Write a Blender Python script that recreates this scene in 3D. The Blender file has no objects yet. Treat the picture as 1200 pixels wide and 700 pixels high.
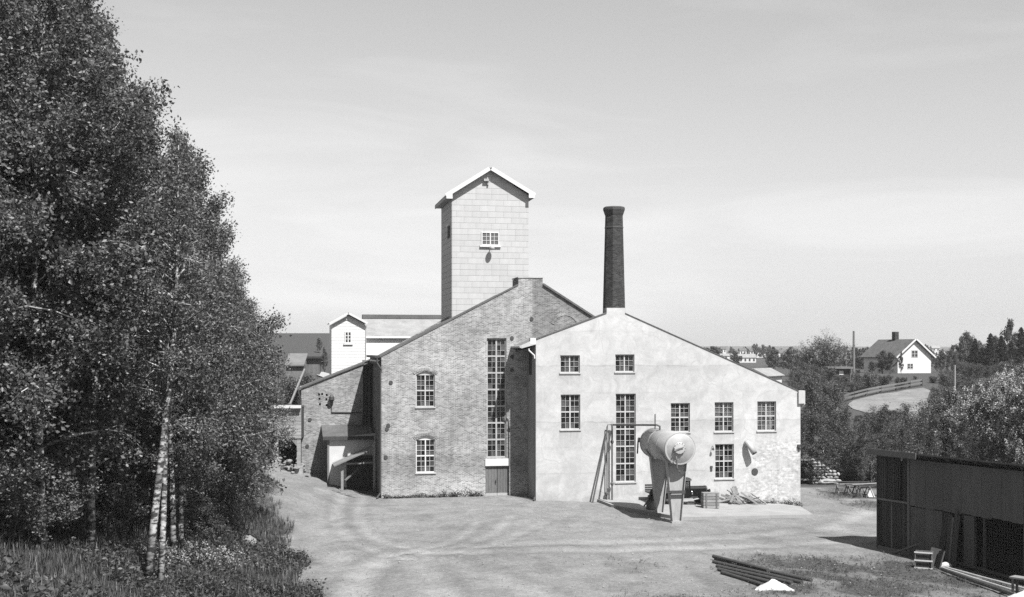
import bpy, bmesh, math, random
import numpy as np
from mathutils import Vector, Matrix, geometry
R_ = math.radians
SC = bpy.context.scene
COL = SC.collection
random.seed(7)

# ------------------------------------------------------------------ camera
EYE = 10.3                       # eye height above the yard
FPX, CX, HY = 1400.0, 600.0, 412.0
cam_data = bpy.data.cameras.new("camera")
cam_data.sensor_width = 36.0
cam_data.lens = 36.0 * FPX / 1200.0
cam_data.shift_y = (HY - 350.0) / 1200.0
cam_data.clip_start = 0.5
cam_data.clip_end = 12000.0
cam = bpy.data.objects.new("camera", cam_data)
COL.objects.link(cam)
cam.location = (0, 0, EYE)
cam.rotation_euler = (math.pi / 2, 0, 0)
SC.camera = cam

# ------------------------------------------------------------------ light
ANG = math.atan(270.0 / FPX)      # the mill is turned by this much
rc, rs = math.cos(ANG), math.sin(ANG)
sx, sy = 0.27, 0.66               # towards the sun, in the mill's own axes, per unit of height
sunv = Vector((sx * rc + sy * rs, sx * rs - sy * rc, 1.0)).normalized()
sun_el = math.asin(sunv.z)
sun_az = math.atan2(sunv.x, sunv.y)
sd = bpy.data.lights.new("sun", 'SUN')
sd.energy = 5.0
sd.angle = R_(0.5)
sd.color = (1.0, 0.995, 0.985)
sun = bpy.data.objects.new("sun", sd)
COL.objects.link(sun)
sun.rotation_euler = sunv.to_track_quat('Z', 'Y').to_euler()
sun.location = (40, -60, 90)

world = bpy.data.worlds.new("World")
SC.world = world
world.use_nodes = True
wn, wl = world.node_tree.nodes, world.node_tree.links
wn.clear()
w_out = wn.new('ShaderNodeOutputWorld')
w_bg = wn.new('ShaderNodeBackground')
w_sky = wn.new('ShaderNodeTexSky')
w_sky.sky_type = 'NISHITA'
w_sky.sun_disc = False
w_sky.sun_elevation = sun_el
w_sky.sun_rotation = sun_az
w_sky.air_density = 2.3
w_sky.dust_density = 0.2
w_sky.ozone_density = 1.0
w_bw = wn.new('ShaderNodeRGBToBW')              # black-and-white film
w_tc = wn.new('ShaderNodeTexCoord')
w_map = wn.new('ShaderNodeMapping')
w_map.inputs['Scale'].default_value = (1.6, 1.6, 9.0)
w_map.inputs['Rotation'].default_value = (0.0, R_(9), R_(20))
w_no = wn.new('ShaderNodeTexNoise')
w_no.inputs['Scale'].default_value = 1.7
w_no.inputs['Detail'].default_value = 9.0
w_no.inputs['Roughness'].default_value = 0.55
w_no.inputs['Distortion'].default_value = 0.6
w_cr = wn.new('ShaderNodeMapRange')
w_cr.inputs['From Min'].default_value = 0.46
w_cr.inputs['From Max'].default_value = 0.78
w_cr.inputs['To Min'].default_value = 1.0
w_cr.inputs['To Max'].default_value = 1.22
w_mul = wn.new('ShaderNodeMath')
w_mul.operation = 'MULTIPLY'
wl.new(w_sky.outputs[0], w_bw.inputs[0])
wl.new(w_tc.outputs['Generated'], w_map.inputs[0])
wl.new(w_map.outputs[0], w_no.inputs[0])
wl.new(w_no.outputs[0], w_cr.inputs['Value'])
wl.new(w_bw.outputs[0], w_mul.inputs[0])
wl.new(w_cr.outputs[0], w_mul.inputs[1])
wl.new(w_mul.outputs[0], w_bg.inputs[0])
w_bg.inputs[1].default_value = 0.058
wl.new(w_bg.outputs[0], w_out.inputs[0])

SC.view_settings.view_transform = 'Standard'
SC.view_settings.look = 'None'
SC.view_settings.gamma = 1.0
SC.view_settings.use_curve_mapping = False
SC.view_settings.exposure = 1.0
SC.cycles.max_bounces = 6
SC.cycles.transparent_max_bounces = 12
SC.cycles.use_denoising = False

# ------------------------------------------------------------------ picture -> place
def sstep(a, b, x):
    t = np.clip((x - a) / (b - a), 0, 1)
    return t * t * (3 - 2 * t)

def edge_x(y):
    """right-hand foot of the wooded bank"""
    return np.where(y < 52, -9.6 + (52 - y) * 0.24, -9.6 - (y - 52) * 0.25)

YB_Y = np.array([-100, 98, 104, 112, 150, 190, 260, 400, 700, 900, 1300, 3000.])
YB_Z = np.array([0, 0, -0.5, -0.9, 3.6, 6.6, 6.2, 4.5, 5.5, 8.0, 8.5, 6.0])

def zt(x, y):
    x = np.asarray(x, float); y = np.asarray(y, float)
    z = 0.1 - 0.045 * np.clip(x - 1, 0, 24)
    z = z * (1 - sstep(105, 130, y)) + np.interp(y, YB_Y, YB_Z)
    z = z + 0.25 * np.clip(-x - 11, 0, 14) * sstep(60, 78, y) * (1 - 0.6 * sstep(110, 140, y))
    dist = edge_x(y) - x
    bank = 0.40 * np.where(dist > 0, dist * sstep(-0.5, 3.0, dist), 0)
    z = z + np.minimum(bank, 9.5 - 0.0 * x) * (1 - sstep(98, 125, y))
    z = z + 5.2 * sstep(96, 128, y) * sstep(-6, -16, x) * (1 - sstep(200, 400, y))
    z = z + np.clip(36 - y, 0, 60) * 0.2 * (1 - sstep(0, 60, -y))
    return z

def ray(px, py):
    return (px - CX) / FPX, -(py - HY) / FPX

def ground(px, py, dmin=18.0, dmax=600.0):
    kx, kz = ray(px, py)
    d = np.concatenate([np.arange(dmin, 200, 0.05), np.arange(200, dmax, 0.5)])
    below = (EYE + kz * d) - zt(kx * d, d) <= 0
    i = int(np.argmax(below)) if below.any() else len(d) - 1
    dd = float(d[i])
    return Vector((kx * dd, dd, float(zt(kx * dd, dd))))

def at(px, py, d):
    kx, kz = ray(px, py)
    return Vector((kx * d, d, EYE + kz * d))

class Frame:
    """a vertical plane through (ox, oy) along angle a; u runs along it, v behind it"""
    def __init__(s, ox, oy, a, oz=0.0):
        s.ox, s.oy, s.a, s.oz = ox, oy, a, oz
        s.c, s.s = math.cos(a), math.sin(a)
    def origin(s, v=0.0):
        return s.ox - s.s * v, s.oy + s.c * v
    def u(s, px, v=0.0):
        k = (px - CX) / FPX
        ox, oy = s.origin(v)
        return (k * oy - ox) / (s.c - k * s.s)
    def z(s, px, py, v=0.0):
        ox, oy = s.origin(v)
        d = oy + s.u(px, v) * s.s
        return EYE - (py - HY) / FPX * d - s.oz
    def p(s, px, py, v=0.0):
        return (s.u(px, v), s.z(px, py, v))
    def world(s, u, v, z=0.0):
        ox, oy = s.origin(v)
        return Vector((ox + u * s.c, oy + u * s.s, z + s.oz))
    def local(s, w):
        dx, dy = w.x - s.ox, w.y - s.oy
        return (dx * s.c + dy * s.s, -dx * s.s + dy * s.c, w.z - s.oz)
    def gz(s, u, v):
        w = s.world(u, v)
        return float(zt(w.x, w.y)) - s.oz

# ------------------------------------------------------------------ mesh helpers
class MB:
    def __init__(s):
        s.v, s.f = [], []
    def add(s, verts, faces):
        n = len(s.v)
        s.v.extend([tuple(p) for p in verts])
        s.f.extend([tuple(i + n for i in f) for f in faces])
        return s
    def box(s, x0, x1, y0, y1, z0, z1, m=None):
        vs = [Vector((x, y, z)) for z in (z0, z1) for x, y in ((x0, y0), (x1, y0), (x1, y1), (x0, y1))]
        if m is not None:
            vs = [m @ p for p in vs]
        return s.add(vs, [(3, 2, 1, 0), (4, 5, 6, 7), (0, 1, 5, 4), (1, 2, 6, 5), (2, 3, 7, 6), (3, 0, 4, 7)])
    def beam(s, a, b, w, h, roll=0.0):
        """box from a to b, w wide and h thick"""
        a, b = Vector(a), Vector(b)
        d = (b - a)
        L = d.length
        q = d.to_track_quat('X', 'Z').to_matrix().to_4x4()
        m = Matrix.Translation(a) @ q @ Matrix.Rotation(roll, 4, 'X')
        return s.box(0, L, -w / 2, w / 2, -h / 2, h / 2, m)
    def prism(s, poly, axis, lo, hi, m=None):
        """poly of 2-D points, extruded along 'x','y' or 'z' from lo to hi"""
        def mk(p, t):
            if axis == 'y': q = Vector((p[0], t, p[1]))
            elif axis == 'x': q = Vector((t, p[0], p[1]))
            else: q = Vector((p[0], p[1], t))
            return m @ q if m is not None else q
        n = len(poly)
        vs = [mk(p, lo) for p in poly] + [mk(p, hi) for p in poly]
        tris = geometry.tessellate_polygon([[Vector((p[0], p[1], 0)) for p in poly]])
        fs = [tuple(t) for t in tris] + [tuple(i + n for i in reversed(t)) for t in tris]
        fs += [(i, (i + 1) % n, (i + 1) % n + n, i + n) for i in range(n)]
        return s.add(vs, fs)
    def tube(s, path, radii, n=8, cap=True):
        path = [Vector(p) for p in path]
        if not hasattr(radii, '__len__'):
            radii = [radii] * len(path)
        vs, fs = [], []
        up = Vector((0, 0, 1))
        for i, p in enumerate(path):
            t = (path[min(i + 1, len(path) - 1)] - path[max(i - 1, 0)])
            t = t.normalized() if t.length > 1e-9 else up
            ref = Vector((1, 0, 0)) if abs(t.x) < 0.8 else Vector((0, 1, 0))
            a = t.cross(ref).normalized(); b = t.cross(a)
            for k in range(n):
                th = 2 * math.pi * k / n
                vs.append(p + (a * math.cos(th) + b * math.sin(th)) * radii[i])
        for i in range(len(path) - 1):
            for k in range(n):
                k2 = (k + 1) % n
                fs.append((i * n + k, i * n + k2, (i + 1) * n + k2, (i + 1) * n + k))
        if cap:
            fs.append(tuple(range(n - 1, -1, -1)))
            fs.append(tuple((len(path) - 1) * n + k for k in range(n)))
        return s.add(vs, fs)
    def lathe(s, prof, n=24, m=None):
        """(radius, height) profile round local z"""
        vs, fs = [], []
        for r, h in prof:
            for k in range(n):
                th = 2 * math.pi * (k + 0.5) / n
                p = Vector((r * math.cos(th), r * math.sin(th), h))
                vs.append(m @ p if m is not None else p)
        for i in range(len(prof) - 1):
            for k in range(n):
                k2 = (k + 1) % n
                fs.append((i * n + k, i * n + k2, (i + 1) * n + k2, (i + 1) * n + k))
        fs.append(tuple(range(n - 1, -1, -1)))
        fs.append(tuple((len(prof) - 1) * n + k for k in range(n)))
        return s.add(vs, fs)
    def mesh(s, name, mat, smooth=False, fix=True):
        me = bpy.data.meshes.new(name)
        me.from_pydata(s.v, [], s.f)
        if fix:
            bm = bmesh.new(); bm.from_mesh(me)
            bmesh.ops.recalc_face_normals(bm, faces=bm.faces)
            bm.to_mesh(me); bm.free()
        if mat: me.materials.append(mat)
        if smooth:
            me.polygons.foreach_set('use_smooth', [True] * len(me.polygons))
        me.update()
        return me
    def obj(s, name, mat, parent=None, smooth=False, loc=None, fix=True):
        return link(name, s.mesh(name, mat, smooth, fix), parent, loc)

def link(name, data, parent=None, loc=None):
    o = bpy.data.objects.new(name, data)
    COL.objects.link(o)
    if parent is not None: o.parent = parent
    if loc is not None: o.location = loc
    return o

def tag(o, label=None, cat=None, group=None, kind=None):
    if label: o['label'] = label
    if cat: o['category'] = cat
    if group: o['group'] = group
    if kind: o['kind'] = kind
    return o

def thing(name, label, cat, loc=(0, 0, 0), rotz=0.0, group=None):
    o = link(name, None, None, loc)
    o.rotation_euler = (0, 0, rotz)
    o.empty_display_size = 0.3
    return tag(o, label, cat, group)

def copy_tree(root, loc, rotz=0.0, scale=1.0, label=None):
    r = root.copy(); COL.objects.link(r)
    r.location = loc; r.rotation_euler = (root.rotation_euler[0], root.rotation_euler[1], rotz)
    r.scale = (scale,) * 3 if not hasattr(scale, '__len__') else scale
    if label: r['label'] = label
    for ch in list(root.children):
        c = ch.copy(); COL.objects.link(c); c.parent = r
        for g in list(ch.children):
            d = g.copy(); COL.objects.link(d); d.parent = c
    return r

# ------------------------------------------------------------------ materials
def nodes_of(name):
    m = bpy.data.materials.new(name)
    m.use_nodes = True
    nt = m.node_tree
    bsdf = nt.nodes['Principled BSDF']
    return m, nt, nt.nodes, nt.links, bsdf

def N(nt, kind, **kw):
    n = nt.nodes.new(kind)
    for k, v in kw.items():
        if k in n.inputs.keys(): n.inputs[k].default_value = v
        else: setattr(n, k, v)
    return n

def math_node(nt, op, a, b=None, clamp=False):
    n = nt.nodes.new('ShaderNodeMath'); n.operation = op; n.use_clamp = clamp
    for i, q in enumerate((a, b)):
        if q is None: continue
        if isinstance(q, (int, float)): n.inputs[i].default_value = q
        else: nt.links.new(q, n.inputs[i])
    return n.outputs[0]

def mapr(nt, val, a, b, c, d, smooth=False):
    n = nt.nodes.new('ShaderNodeMapRange')
    if smooth: n.interpolation_type = 'SMOOTHSTEP'
    nt.links.new(val, n.inputs['Value'])
    for k, q in zip(('From Min', 'From Max', 'To Min', 'To Max'), (a, b, c, d)):
        n.inputs[k].default_value = q
    return n.outputs[0]

def noise(nt, vec, scale, detail=4.0, rough=0.55, dist=0.0):
    n = N(nt, 'ShaderNodeTexNoise', Scale=scale, Detail=detail, Roughness=rough, Distortion=dist)
    if vec is not None: nt.links.new(vec, n.inputs['Vector'])
    return n.outputs[0]

def coords(nt, scale=None, kind='Object'):
    tc = nt.nodes.new('ShaderNodeTexCoord')
    if scale is None: return tc.outputs[kind]
    mp = nt.nodes.new('ShaderNodeMapping')
    mp.inputs['Scale'].default_value = scale
    nt.links.new(tc.outputs[kind], mp.inputs[0])
    return mp.outputs[0]

def grey(nt, val):
    c = nt.nodes.new('ShaderNodeCombineColor')
    for i in range(3): nt.links.new(val, c.inputs[i])
    return c.outputs[0]

def bump(nt, bsdf, h, strength=0.3, dist=0.02):
    b = N(nt, 'ShaderNodeBump', Strength=strength, Distance=dist)
    nt.links.new(h, b.inputs['Height'])
    nt.links.new(b.outputs[0], bsdf.inputs['Normal'])

def mat_basic(name, v, var=0.18, scale=3.0, stretch=(1, 1, 1), rough=0.8, fine=0.1, fscale=40.0, bmp=0.2, spec=0.3, rnd=0.0, metal=0.0):
    m, nt, nn, ll, b = nodes_of(name)
    vec = coords(nt, stretch)
    a = noise(nt, vec, scale, 5)
    f = noise(nt, vec, fscale, 2)
    t = mapr(nt, a, 0.25, 0.75, 1 - var, 1 + var)
    t2 = mapr(nt, f, 0.25, 0.75, 1 - fine, 1 + fine)
    t = math_node(nt, 'MULTIPLY', t, t2)
    if rnd:
        oi = nn.new('ShaderNodeObjectInfo')
        t = math_node(nt, 'MULTIPLY', t, mapr(nt, oi.outputs['Random'], 0, 1, 1 - rnd, 1 + rnd))
    t = math_node(nt, 'MULTIPLY', t, v, True)
    ll.new(grey(nt, t), b.inputs['Base Color'])
    b.inputs['Roughness'].default_value = rough
    b.inputs['Specular IOR Level'].default_value = spec
    b.inputs['Metallic'].default_value = metal
    if bmp: bump(nt, b, f, bmp, 0.01)
    return m

def sep(nt, vec):
    s = nt.nodes.new('ShaderNodeSeparateXYZ'); nt.links.new(vec, s.inputs[0])
    return s.outputs

def comb(nt, x, y, z):
    c = nt.nodes.new('ShaderNodeCombineXYZ')
    for i, q in enumerate((x, y, z)):
        if isinstance(q, (int, float)): c.inputs[i].default_value = q
        else: nt.links.new(q, c.inputs[i])
    return c.outputs[0]

def brick_nodes(nt, vec2, bw=0.25, bh=0.08, mortar=0.012):
    """vec2 holds (along, up, 0); gives per-brick grey 0..1 and the mortar mask"""
    br = N(nt, 'ShaderNodeTexBrick', Scale=1.0)
    br.inputs['Color1'].default_value = (0, 0, 0, 1)
    br.inputs['Color2'].default_value = (1, 1, 1, 1)
    br.inputs['Mortar'].default_value = (0.5, 0.5, 0.5, 1)
    br.inputs['Mortar Size'].default_value = mortar
    br.inputs['Mortar Smooth'].default_value = 0.3
    br.inputs['Brick Width'].default_value = bw
    br.inputs['Row Height'].default_value = bh
    nt.links.new(vec2, br.inputs['Vector'])
    return br.outputs['Color'], br.outputs['Fac']

def mat_brick(name, v, joint, axes='xz', split=None, wear=True, dark=0.55):
    m, nt, nn, ll, b = nodes_of(name)
    o = coords(nt)
    X, Y, Z = sep(nt, o)
    along = X if axes[0] == 'x' else Y
    if axes == 'round':
        along = math_node(nt, 'MULTIPLY', math_node(nt, 'ARCTAN2', Y, X), 0.75)
    v2 = comb(nt, along, Z, 0.0)
    col, fac = brick_nodes(nt, v2)
    big = noise(nt, o, 0.28, 6, 0.6, 0.4)
    mid = noise(nt, o, 1.6, 5, 0.6)
    fine = noise(nt, o, 7.0, 3)
    bw = mapr(nt, col, 0, 1, dark, 1.45)
    t = math_node(nt, 'MULTIPLY', bw, v)
    mj = nt.nodes.new('ShaderNodeMix'); mj.data_type = 'FLOAT'
    ll.new(fac, mj.inputs['Factor']); ll.new(t, mj.inputs['A']); mj.inputs['B'].default_value = joint
    t = mj.outputs['Result']
    t = math_node(nt, 'MULTIPLY', t, mapr(nt, big, 0.3, 0.7, 0.72, 1.28))
    t = math_node(nt, 'MULTIPLY', t, mapr(nt, mid, 0.3, 0.7, 0.82, 1.18))
    t = math_node(nt, 'MULTIPLY', t, mapr(nt, fine, 0.3, 0.7, 0.86, 1.14))
    if split is not None:                      # newer, darker brickwork beyond this line
        t = math_node(nt, 'MULTIPLY', t, mapr(nt, X, split - 0.1, split + 0.1, 1.0, 0.66))
    if wear:                                   # lime bloom low down, soot band above it
        zz = math_node(nt, 'ADD', Z, math_node(nt, 'MULTIPLY', mid, 1.8))
        low = mapr(nt, zz, 1.0, 2.3, 1.0, 0.0, True)
        band = math_node(nt, 'MULTIPLY', mapr(nt, zz, 2.2, 3.0, 0.0, 1.0, True), mapr(nt, zz, 3.2, 4.6, 1.0, 0.0, True))
        t = math_node(nt, 'MULTIPLY', t, math_node(nt, 'SUBTRACT', 1.0, math_node(nt, 'MULTIPLY', band, 0.28)))
        t = math_node(nt, 'MULTIPLY', t, math_node(nt, 'ADD', 1.0, math_node(nt, 'MULTIPLY', low, 0.25)))
        foot = mapr(nt, zz, 0.6, 1.35, 0.6, 1.0, True)
        t = math_node(nt, 'MULTIPLY', t, foot)
    ll.new(grey(nt, t), b.inputs['Base Color'])
    b.inputs['Roughness'].default_value = 0.9
    b.inputs['Specular IOR Level'].default_value = 0.15
    h = math_node(nt, 'SUBTRACT', math_node(nt, 'MULTIPLY', fine, 0.6), fac)
    bump(nt, b, h, 0.5, 0.012)
    return m

def mat_leaf(name, v, spread=0.5, rough=0.45, spec=0.5, trans=0.25):
    m, nt, nn, ll, b = nodes_of(name)
    g = nn.new('ShaderNodeNewGeometry')
    oi = nn.new('ShaderNodeObjectInfo')
    t = mapr(nt, g.outputs['Random Per Island'], 0, 1, v * (1 - spread), v * (1 + spread))
    t = math_node(nt, 'MULTIPLY', t, mapr(nt, oi.outputs['Random'], 0, 1, 0.8, 1.2))
    c = grey(nt, t)
    ll.new(c, b.inputs['Base Color'])
    b.inputs['Roughness'].default_value = rough
    b.inputs['Specular IOR Level'].default_value = spec
    tr = nn.new('ShaderNodeBsdfTranslucent')
    ll.new(c, tr.inputs['Color'])
    mx = nn.new('ShaderNodeMixShader'); mx.inputs[0].default_value = trans
    ll.new(b.outputs[0], mx.inputs[1]); ll.new(tr.outputs[0], mx.inputs[2])
    ll.new(mx.outputs[0], nn['Material Output'].inputs[0])
    return m

def mat_glass(name):
    m, nt, nn, ll, b = nodes_of(name)
    tr = nn.new('ShaderNodeBsdfTransparent')
    tr.inputs['Color'].default_value = (0.78, 0.78, 0.78, 1)
    gl = N(nt, 'ShaderNodeBsdfGlossy', Roughness=0.04)
    lw = N(nt, 'ShaderNodeLayerWeight', Blend=0.35)
    o = coords(nt)
    w = noise(nt, o, 1.3, 2)
    g = nn.new('ShaderNodeNewGeometry')
    rnd = g.outputs['Random Per Island']
    f = math_node(nt, 'MULTIPLY', lw.outputs['Fresnel'], mapr(nt, w, 0.3, 0.7, 0.5, 1.4))
    bp = N(nt, 'ShaderNodeBump', Strength=0.12, Distance=0.02)
    ll.new(w, bp.inputs['Height']); ll.new(bp.outputs[0], gl.inputs['Normal'])
    mx = nn.new('ShaderNodeMixShader')
    ll.new(f, mx.inputs[0]); ll.new(tr.outputs[0], mx.inputs[1]); ll.new(gl.outputs[0], mx.inputs[2])
    du = nn.new('ShaderNodeBsdfDiffuse')                 # dusty grey, stronger on some panes to paint in brighter glints
    du.inputs['Color'].default_value = (0.2, 0.2, 0.2, 1)
    md = nn.new('ShaderNodeMixShader')
    ll.new(mapr(nt, rnd, 0.45, 1.0, 0.03, 0.42), md.inputs[0])
    ll.new(mx.outputs[0], md.inputs[1]); ll.new(du.outputs[0], md.inputs[2])
    ll.new(md.outputs[0], nn['Material Output'].inputs[0])
    return m
# ------------------------------------------------------------------ frames of the mill
OB = at(447, 586, EYE * FPX / 174.0)
FB = Frame(OB.x, OB.y, ANG)                         # main brick front
PROJ = 3.0
ox, oy = FB.origin(-PROJ)
FS0 = Frame(ox, oy, ANG)
w0 = FS0.world(FS0.u(628), 0)
FS = Frame(w0.x, w0.y, ANG)                         # rendered front, origin at its left corner
FT_V, FW_V, FG_V = 9.0, 32.0, 8.0
FT = Frame(*FB.origin(FT_V), ANG)                   # tower
FW = Frame(*FB.origin(FW_V), ANG)                   # white timber building behind
FG = Frame(*FB.origin(FG_V), ANG)                   # low brick wing on the left

# ------------------------------------------------------------------ shared materials
M = {}
M['brick'] = mat_brick('old_brick', 0.188, 0.40, 'xz', split=FB.u(624))
M['brick_wing'] = mat_brick('wing_brick', 0.172, 0.30, 'xz', wear=False)
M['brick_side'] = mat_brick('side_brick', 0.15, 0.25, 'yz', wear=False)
M['brick_stack'] = mat_brick('stack_brick', 0.034, 0.06, 'round', wear=False, dark=0.35)
M['white'] = mat_basic('white_paint', 0.50, 0.06, 2.0, rough=0.6, fine=0.05, bmp=0.05)
M['white_wood'] = mat_basic('white_boards', 0.56, 0.05, 1.5, (1, 1, 4), rough=0.6, fine=0.05, bmp=0.08, rnd=0.02)
M['sash'] = mat_basic('sash_paint', 0.38, 0.10, 4.0, rough=0.6, fine=0.08, bmp=0.05)
M['sash_old'] = mat_basic('old_sash_paint', 0.30, 0.15, 4.0, rough=0.7, fine=0.1, bmp=0.05)
M['sill'] = mat_basic('sill_stone', 0.34, 0.15, 3.0)
M['glass'] = mat_glass('window_glass')
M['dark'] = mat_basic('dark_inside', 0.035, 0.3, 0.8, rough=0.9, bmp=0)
M['curtain'] = mat_basic('white_curtain', 0.55, 0.15, 6.0, (6, 1, 0.4), rough=0.9, fine=0.05, bmp=0)
M['roof'] = mat_basic('slate_roof', 0.085, 0.25, 1.2, rough=0.7, fine=0.25, fscale=9)
M['roof_pale'] = mat_basic('pale_roof', 0.22, 0.2, 1.2, rough=0.6, fine=0.15, fscale=9)
M['panel'] = mat_basic('tower_panel', 0.375, 0.07, 1.3, (2.5, 2.5, .35), rough=0.75, fine=0.03, fscale=18, bmp=0.05, rnd=0.045)
M['tar'] = mat_basic('tarred_wood', 0.036, 0.35, 2.0, (6, 6, 0.6), rough=0.8, fine=0.3, fscale=12, rnd=0.45)
M['old_wood'] = mat_basic('weathered_wood', 0.19, 0.25, 2.0, (1, 6, 6), rough=0.85, fine=0.2, fscale=10, rnd=0.22)
M['grey_wood'] = mat_basic('grey_wood', 0.12, 0.25, 3.0, (5, 5, 0.7), rough=0.85, fine=0.2, fscale=10, rnd=0.15)
M['sheet'] = mat_basic('dull_sheet', 0.085, 0.16, 1.1, (2, 2, 0.7), rough=0.7, fine=0.12, fscale=12, rnd=0.22)
M['iron'] = mat_basic('dark_iron', 0.045, 0.25, 5.0, rough=0.55, spec=0.4)
M['pipe'] = mat_basic('rusty_pipe', 0.085, 0.3, 6.0, rough=0.65)
M['galv'] = mat_basic('galvanised_pipe', 0.34, 0.12, 4.0, rough=0.45, spec=0.5)
M['concrete'] = mat_basic('concrete', 0.23, 0.16, 0.9, rough=0.9, fine=0.12, fscale=14)
M['tank'] = mat_basic('tank_paint', 0.27, 0.22, 1.1, (1.4, 0.35, 1.4), rough=0.45, fine=0.07, fscale=22, spec=0.45, bmp=0.06)
M['pier'] = mat_basic('pier_paint', 0.27, 0.16, 1.6, (2, 2, 0.6), rough=0.6, fine=0.12, fscale=9)
M['truck'] = mat_basic('black_coachwork', 0.007, 0.3, 2.0, rough=0.38, spec=0.28, fine=0.2, bmp=0)
M['tyre'] = mat_basic('tyre_rubber', 0.012, 0.2, 6.0, rough=0.85)
M['chrome'] = mat_basic('bright_metal', 0.5, 0.1, 5.0, rough=0.25, metal=0.9, bmp=0)
M['stone'] = mat_basic('field_stone', 0.24, 0.3, 2.5, rough=0.9, fine=0.2, fscale=12, rnd=0.3, bmp=0.4)
M['lime'] = mat_basic('lime_heap', 0.40, 0.2, 5.0, rough=0.95, bmp=0.4)
M['hill'] = mat_basic('wooded_hill', 0.10, 0.2, 0.02, rough=1.0, fine=0.2, fscale=0.35, bmp=0)
M['bark'] = None

def mat_stucco():
    m, nt, nn, ll, b = nodes_of('old_render')
    o = coords(nt)
    X, Y, Z = sep(nt, o)
    big = noise(nt, o, 0.22, 6, 0.62, 0.8)
    mid = noise(nt, o, 0.9, 6, 0.62, 1.2)
    fine = noise(nt, o, 5.0, 4, 0.6)
    t = mapr(nt, big, 0.3, 0.7, 0.86, 1.10)
    t = math_node(nt, 'MULTIPLY', t, mapr(nt, mid, 0.34, 0.62, 0.86, 1.05))
    t = math_node(nt, 'MULTIPLY', t, mapr(nt, fine, 0.3, 0.7, 0.95, 1.05))
    wob = math_node(nt, 'MULTIPLY', math_node(nt, 'SUBTRACT', noise(nt, o, 0.5, 4, 0.6), 0.5), 0.42)
    zz = math_node(nt, 'ADD', Z, wob)
    brk = mapr(nt, noise(nt, o, 0.55, 3), 0.38, 0.62, 0.0, 1.0)
    for py, s in ((388, 0.14), (429, 0.24), (460, 0.09), (494, 0.25), (524, 0.10), (554, 0.18)):
        zl = FS.z(700, py)
        d = math_node(nt, 'ABSOLUTE', math_node(nt, 'SUBTRACT', zz, zl))
        ln = math_node(nt, 'MULTIPLY', mapr(nt, d, 0.0, 0.075, s, 0.0), brk)
        t = math_node(nt, 'MULTIPLY', t, math_node(nt, 'SUBTRACT', 1.0, ln))
        below = math_node(nt, 'SUBTRACT', zl, zz)          # faint run-off under each joint
        run = math_node(nt, 'MULTIPLY', mapr(nt, below, 0.0, 0.9, s * 0.35, 0.0), math_node(nt, 'GREATER_THAN', below, 0.0))
        t = math_node(nt, 'MULTIPLY', t, math_node(nt, 'SUBTRACT', 1.0, run))
    # rain runs below the sills
    sn = noise(nt, coords(nt, (5.0, 1.0, 0.35)), 1.0, 4, 0.65)
    for (x0, y0, x1, y1) in ((656.5, 416.5, 679.5, 437), (721, 415.5, 743.5, 436), (657, 462.5, 680, 503.5), (721.5, 461.5, 745, 565), (786, 472.5, 808.5, 506.5), (837.5, 471.5, 859.5, 506), (887.5, 470.5, 909.5, 505), (838, 520.5, 860, 561)):
        ua, ub, zs = FS.u(x0) - .12, FS.u(x1) + .12, FS.z((x0 + x1) / 2, y1)
        inx = math_node(nt, 'MULTIPLY', mapr(nt, X, ua - .1, ua + .1, 0, 1), mapr(nt, X, ub - .1, ub + .1, 1, 0))
        dz = math_node(nt, 'SUBTRACT', zs, Z)
        inz = math_node(nt, 'MULTIPLY', mapr(nt, dz, 0.0, 0.05, 0, 1), mapr(nt, dz, 0.1, 1.5, 1, 0))
        k = math_node(nt, 'MULTIPLY', math_node(nt, 'MULTIPLY', inx, inz), mapr(nt, sn, 0.35, 0.65, 0.02, 0.24))
        t = math_node(nt, 'MULTIPLY', t, math_node(nt, 'SUBTRACT', 1.0, k))
    # fine cracks
    vo = N(nt, 'ShaderNodeTexVoronoi', Scale=0.32, feature='DISTANCE_TO_EDGE')
    mp = nn.new('ShaderNodeVectorMath'); mp.operation = 'ADD'
    nz = N(nt, 'ShaderNodeTexNoise', Scale=0.8, Detail=4.0)
    ll.new(o, nz.inputs['Vector']); ll.new(o, mp.inputs[0]); ll.new(nz.outputs['Color'], mp.inputs[1])
    ll.new(mp.outputs[0], vo.inputs['Vector'])
    ck = math_node(nt, 'MULTIPLY', mapr(nt, vo.outputs['Distance'], 0.0, 0.012, 0.22, 0.0), mapr(nt, mid, 0.45, 0.6, 0.0, 1.0))
    t = math_node(nt, 'MULTIPLY', t, math_node(nt, 'SUBTRACT', 1.0, ck))
    # bare whitewashed brick where the render has come off, low at the right-hand end
    u1 = FS.u(872)
    px = mapr(nt, math_node(nt, 'ADD', X, math_node(nt, 'MULTIPLY', math_node(nt, 'SUBTRACT', mid, 0.5), 5.0)), u1 - 0.5, u1 + 0.6, 0.0, 1.0)
    z1 = FS.z(900, 513)
    pz = mapr(nt, math_node(nt, 'ADD', Z, math_node(nt, 'MULTIPLY', math_node(nt, 'SUBTRACT', big, 0.5), 4.0)), z1 - 0.2, z1 + 0.25, 1.0, 0.0)
    patch = math_node(nt, 'MULTIPLY', math_node(nt, 'MULTIPLY', px, pz), mapr(nt, noise(nt, o, 0.75, 5, 0.65), 0.36, 0.5, 0.0, 1.0))
    col, fac = brick_nodes(nt, comb(nt, X, Z, 0.0), 0.30, 0.11, 0.014)
    bt = math_node(nt, 'MULTIPLY', mapr(nt, col, 0, 1, 0.74, 1.10), mapr(nt, fine, 0.35, 0.65, 0.80, 1.12))
    bt = math_node(nt, 'MULTIPLY', bt, mapr(nt, fac, 0, 1, 1.0, 1.12))
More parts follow.
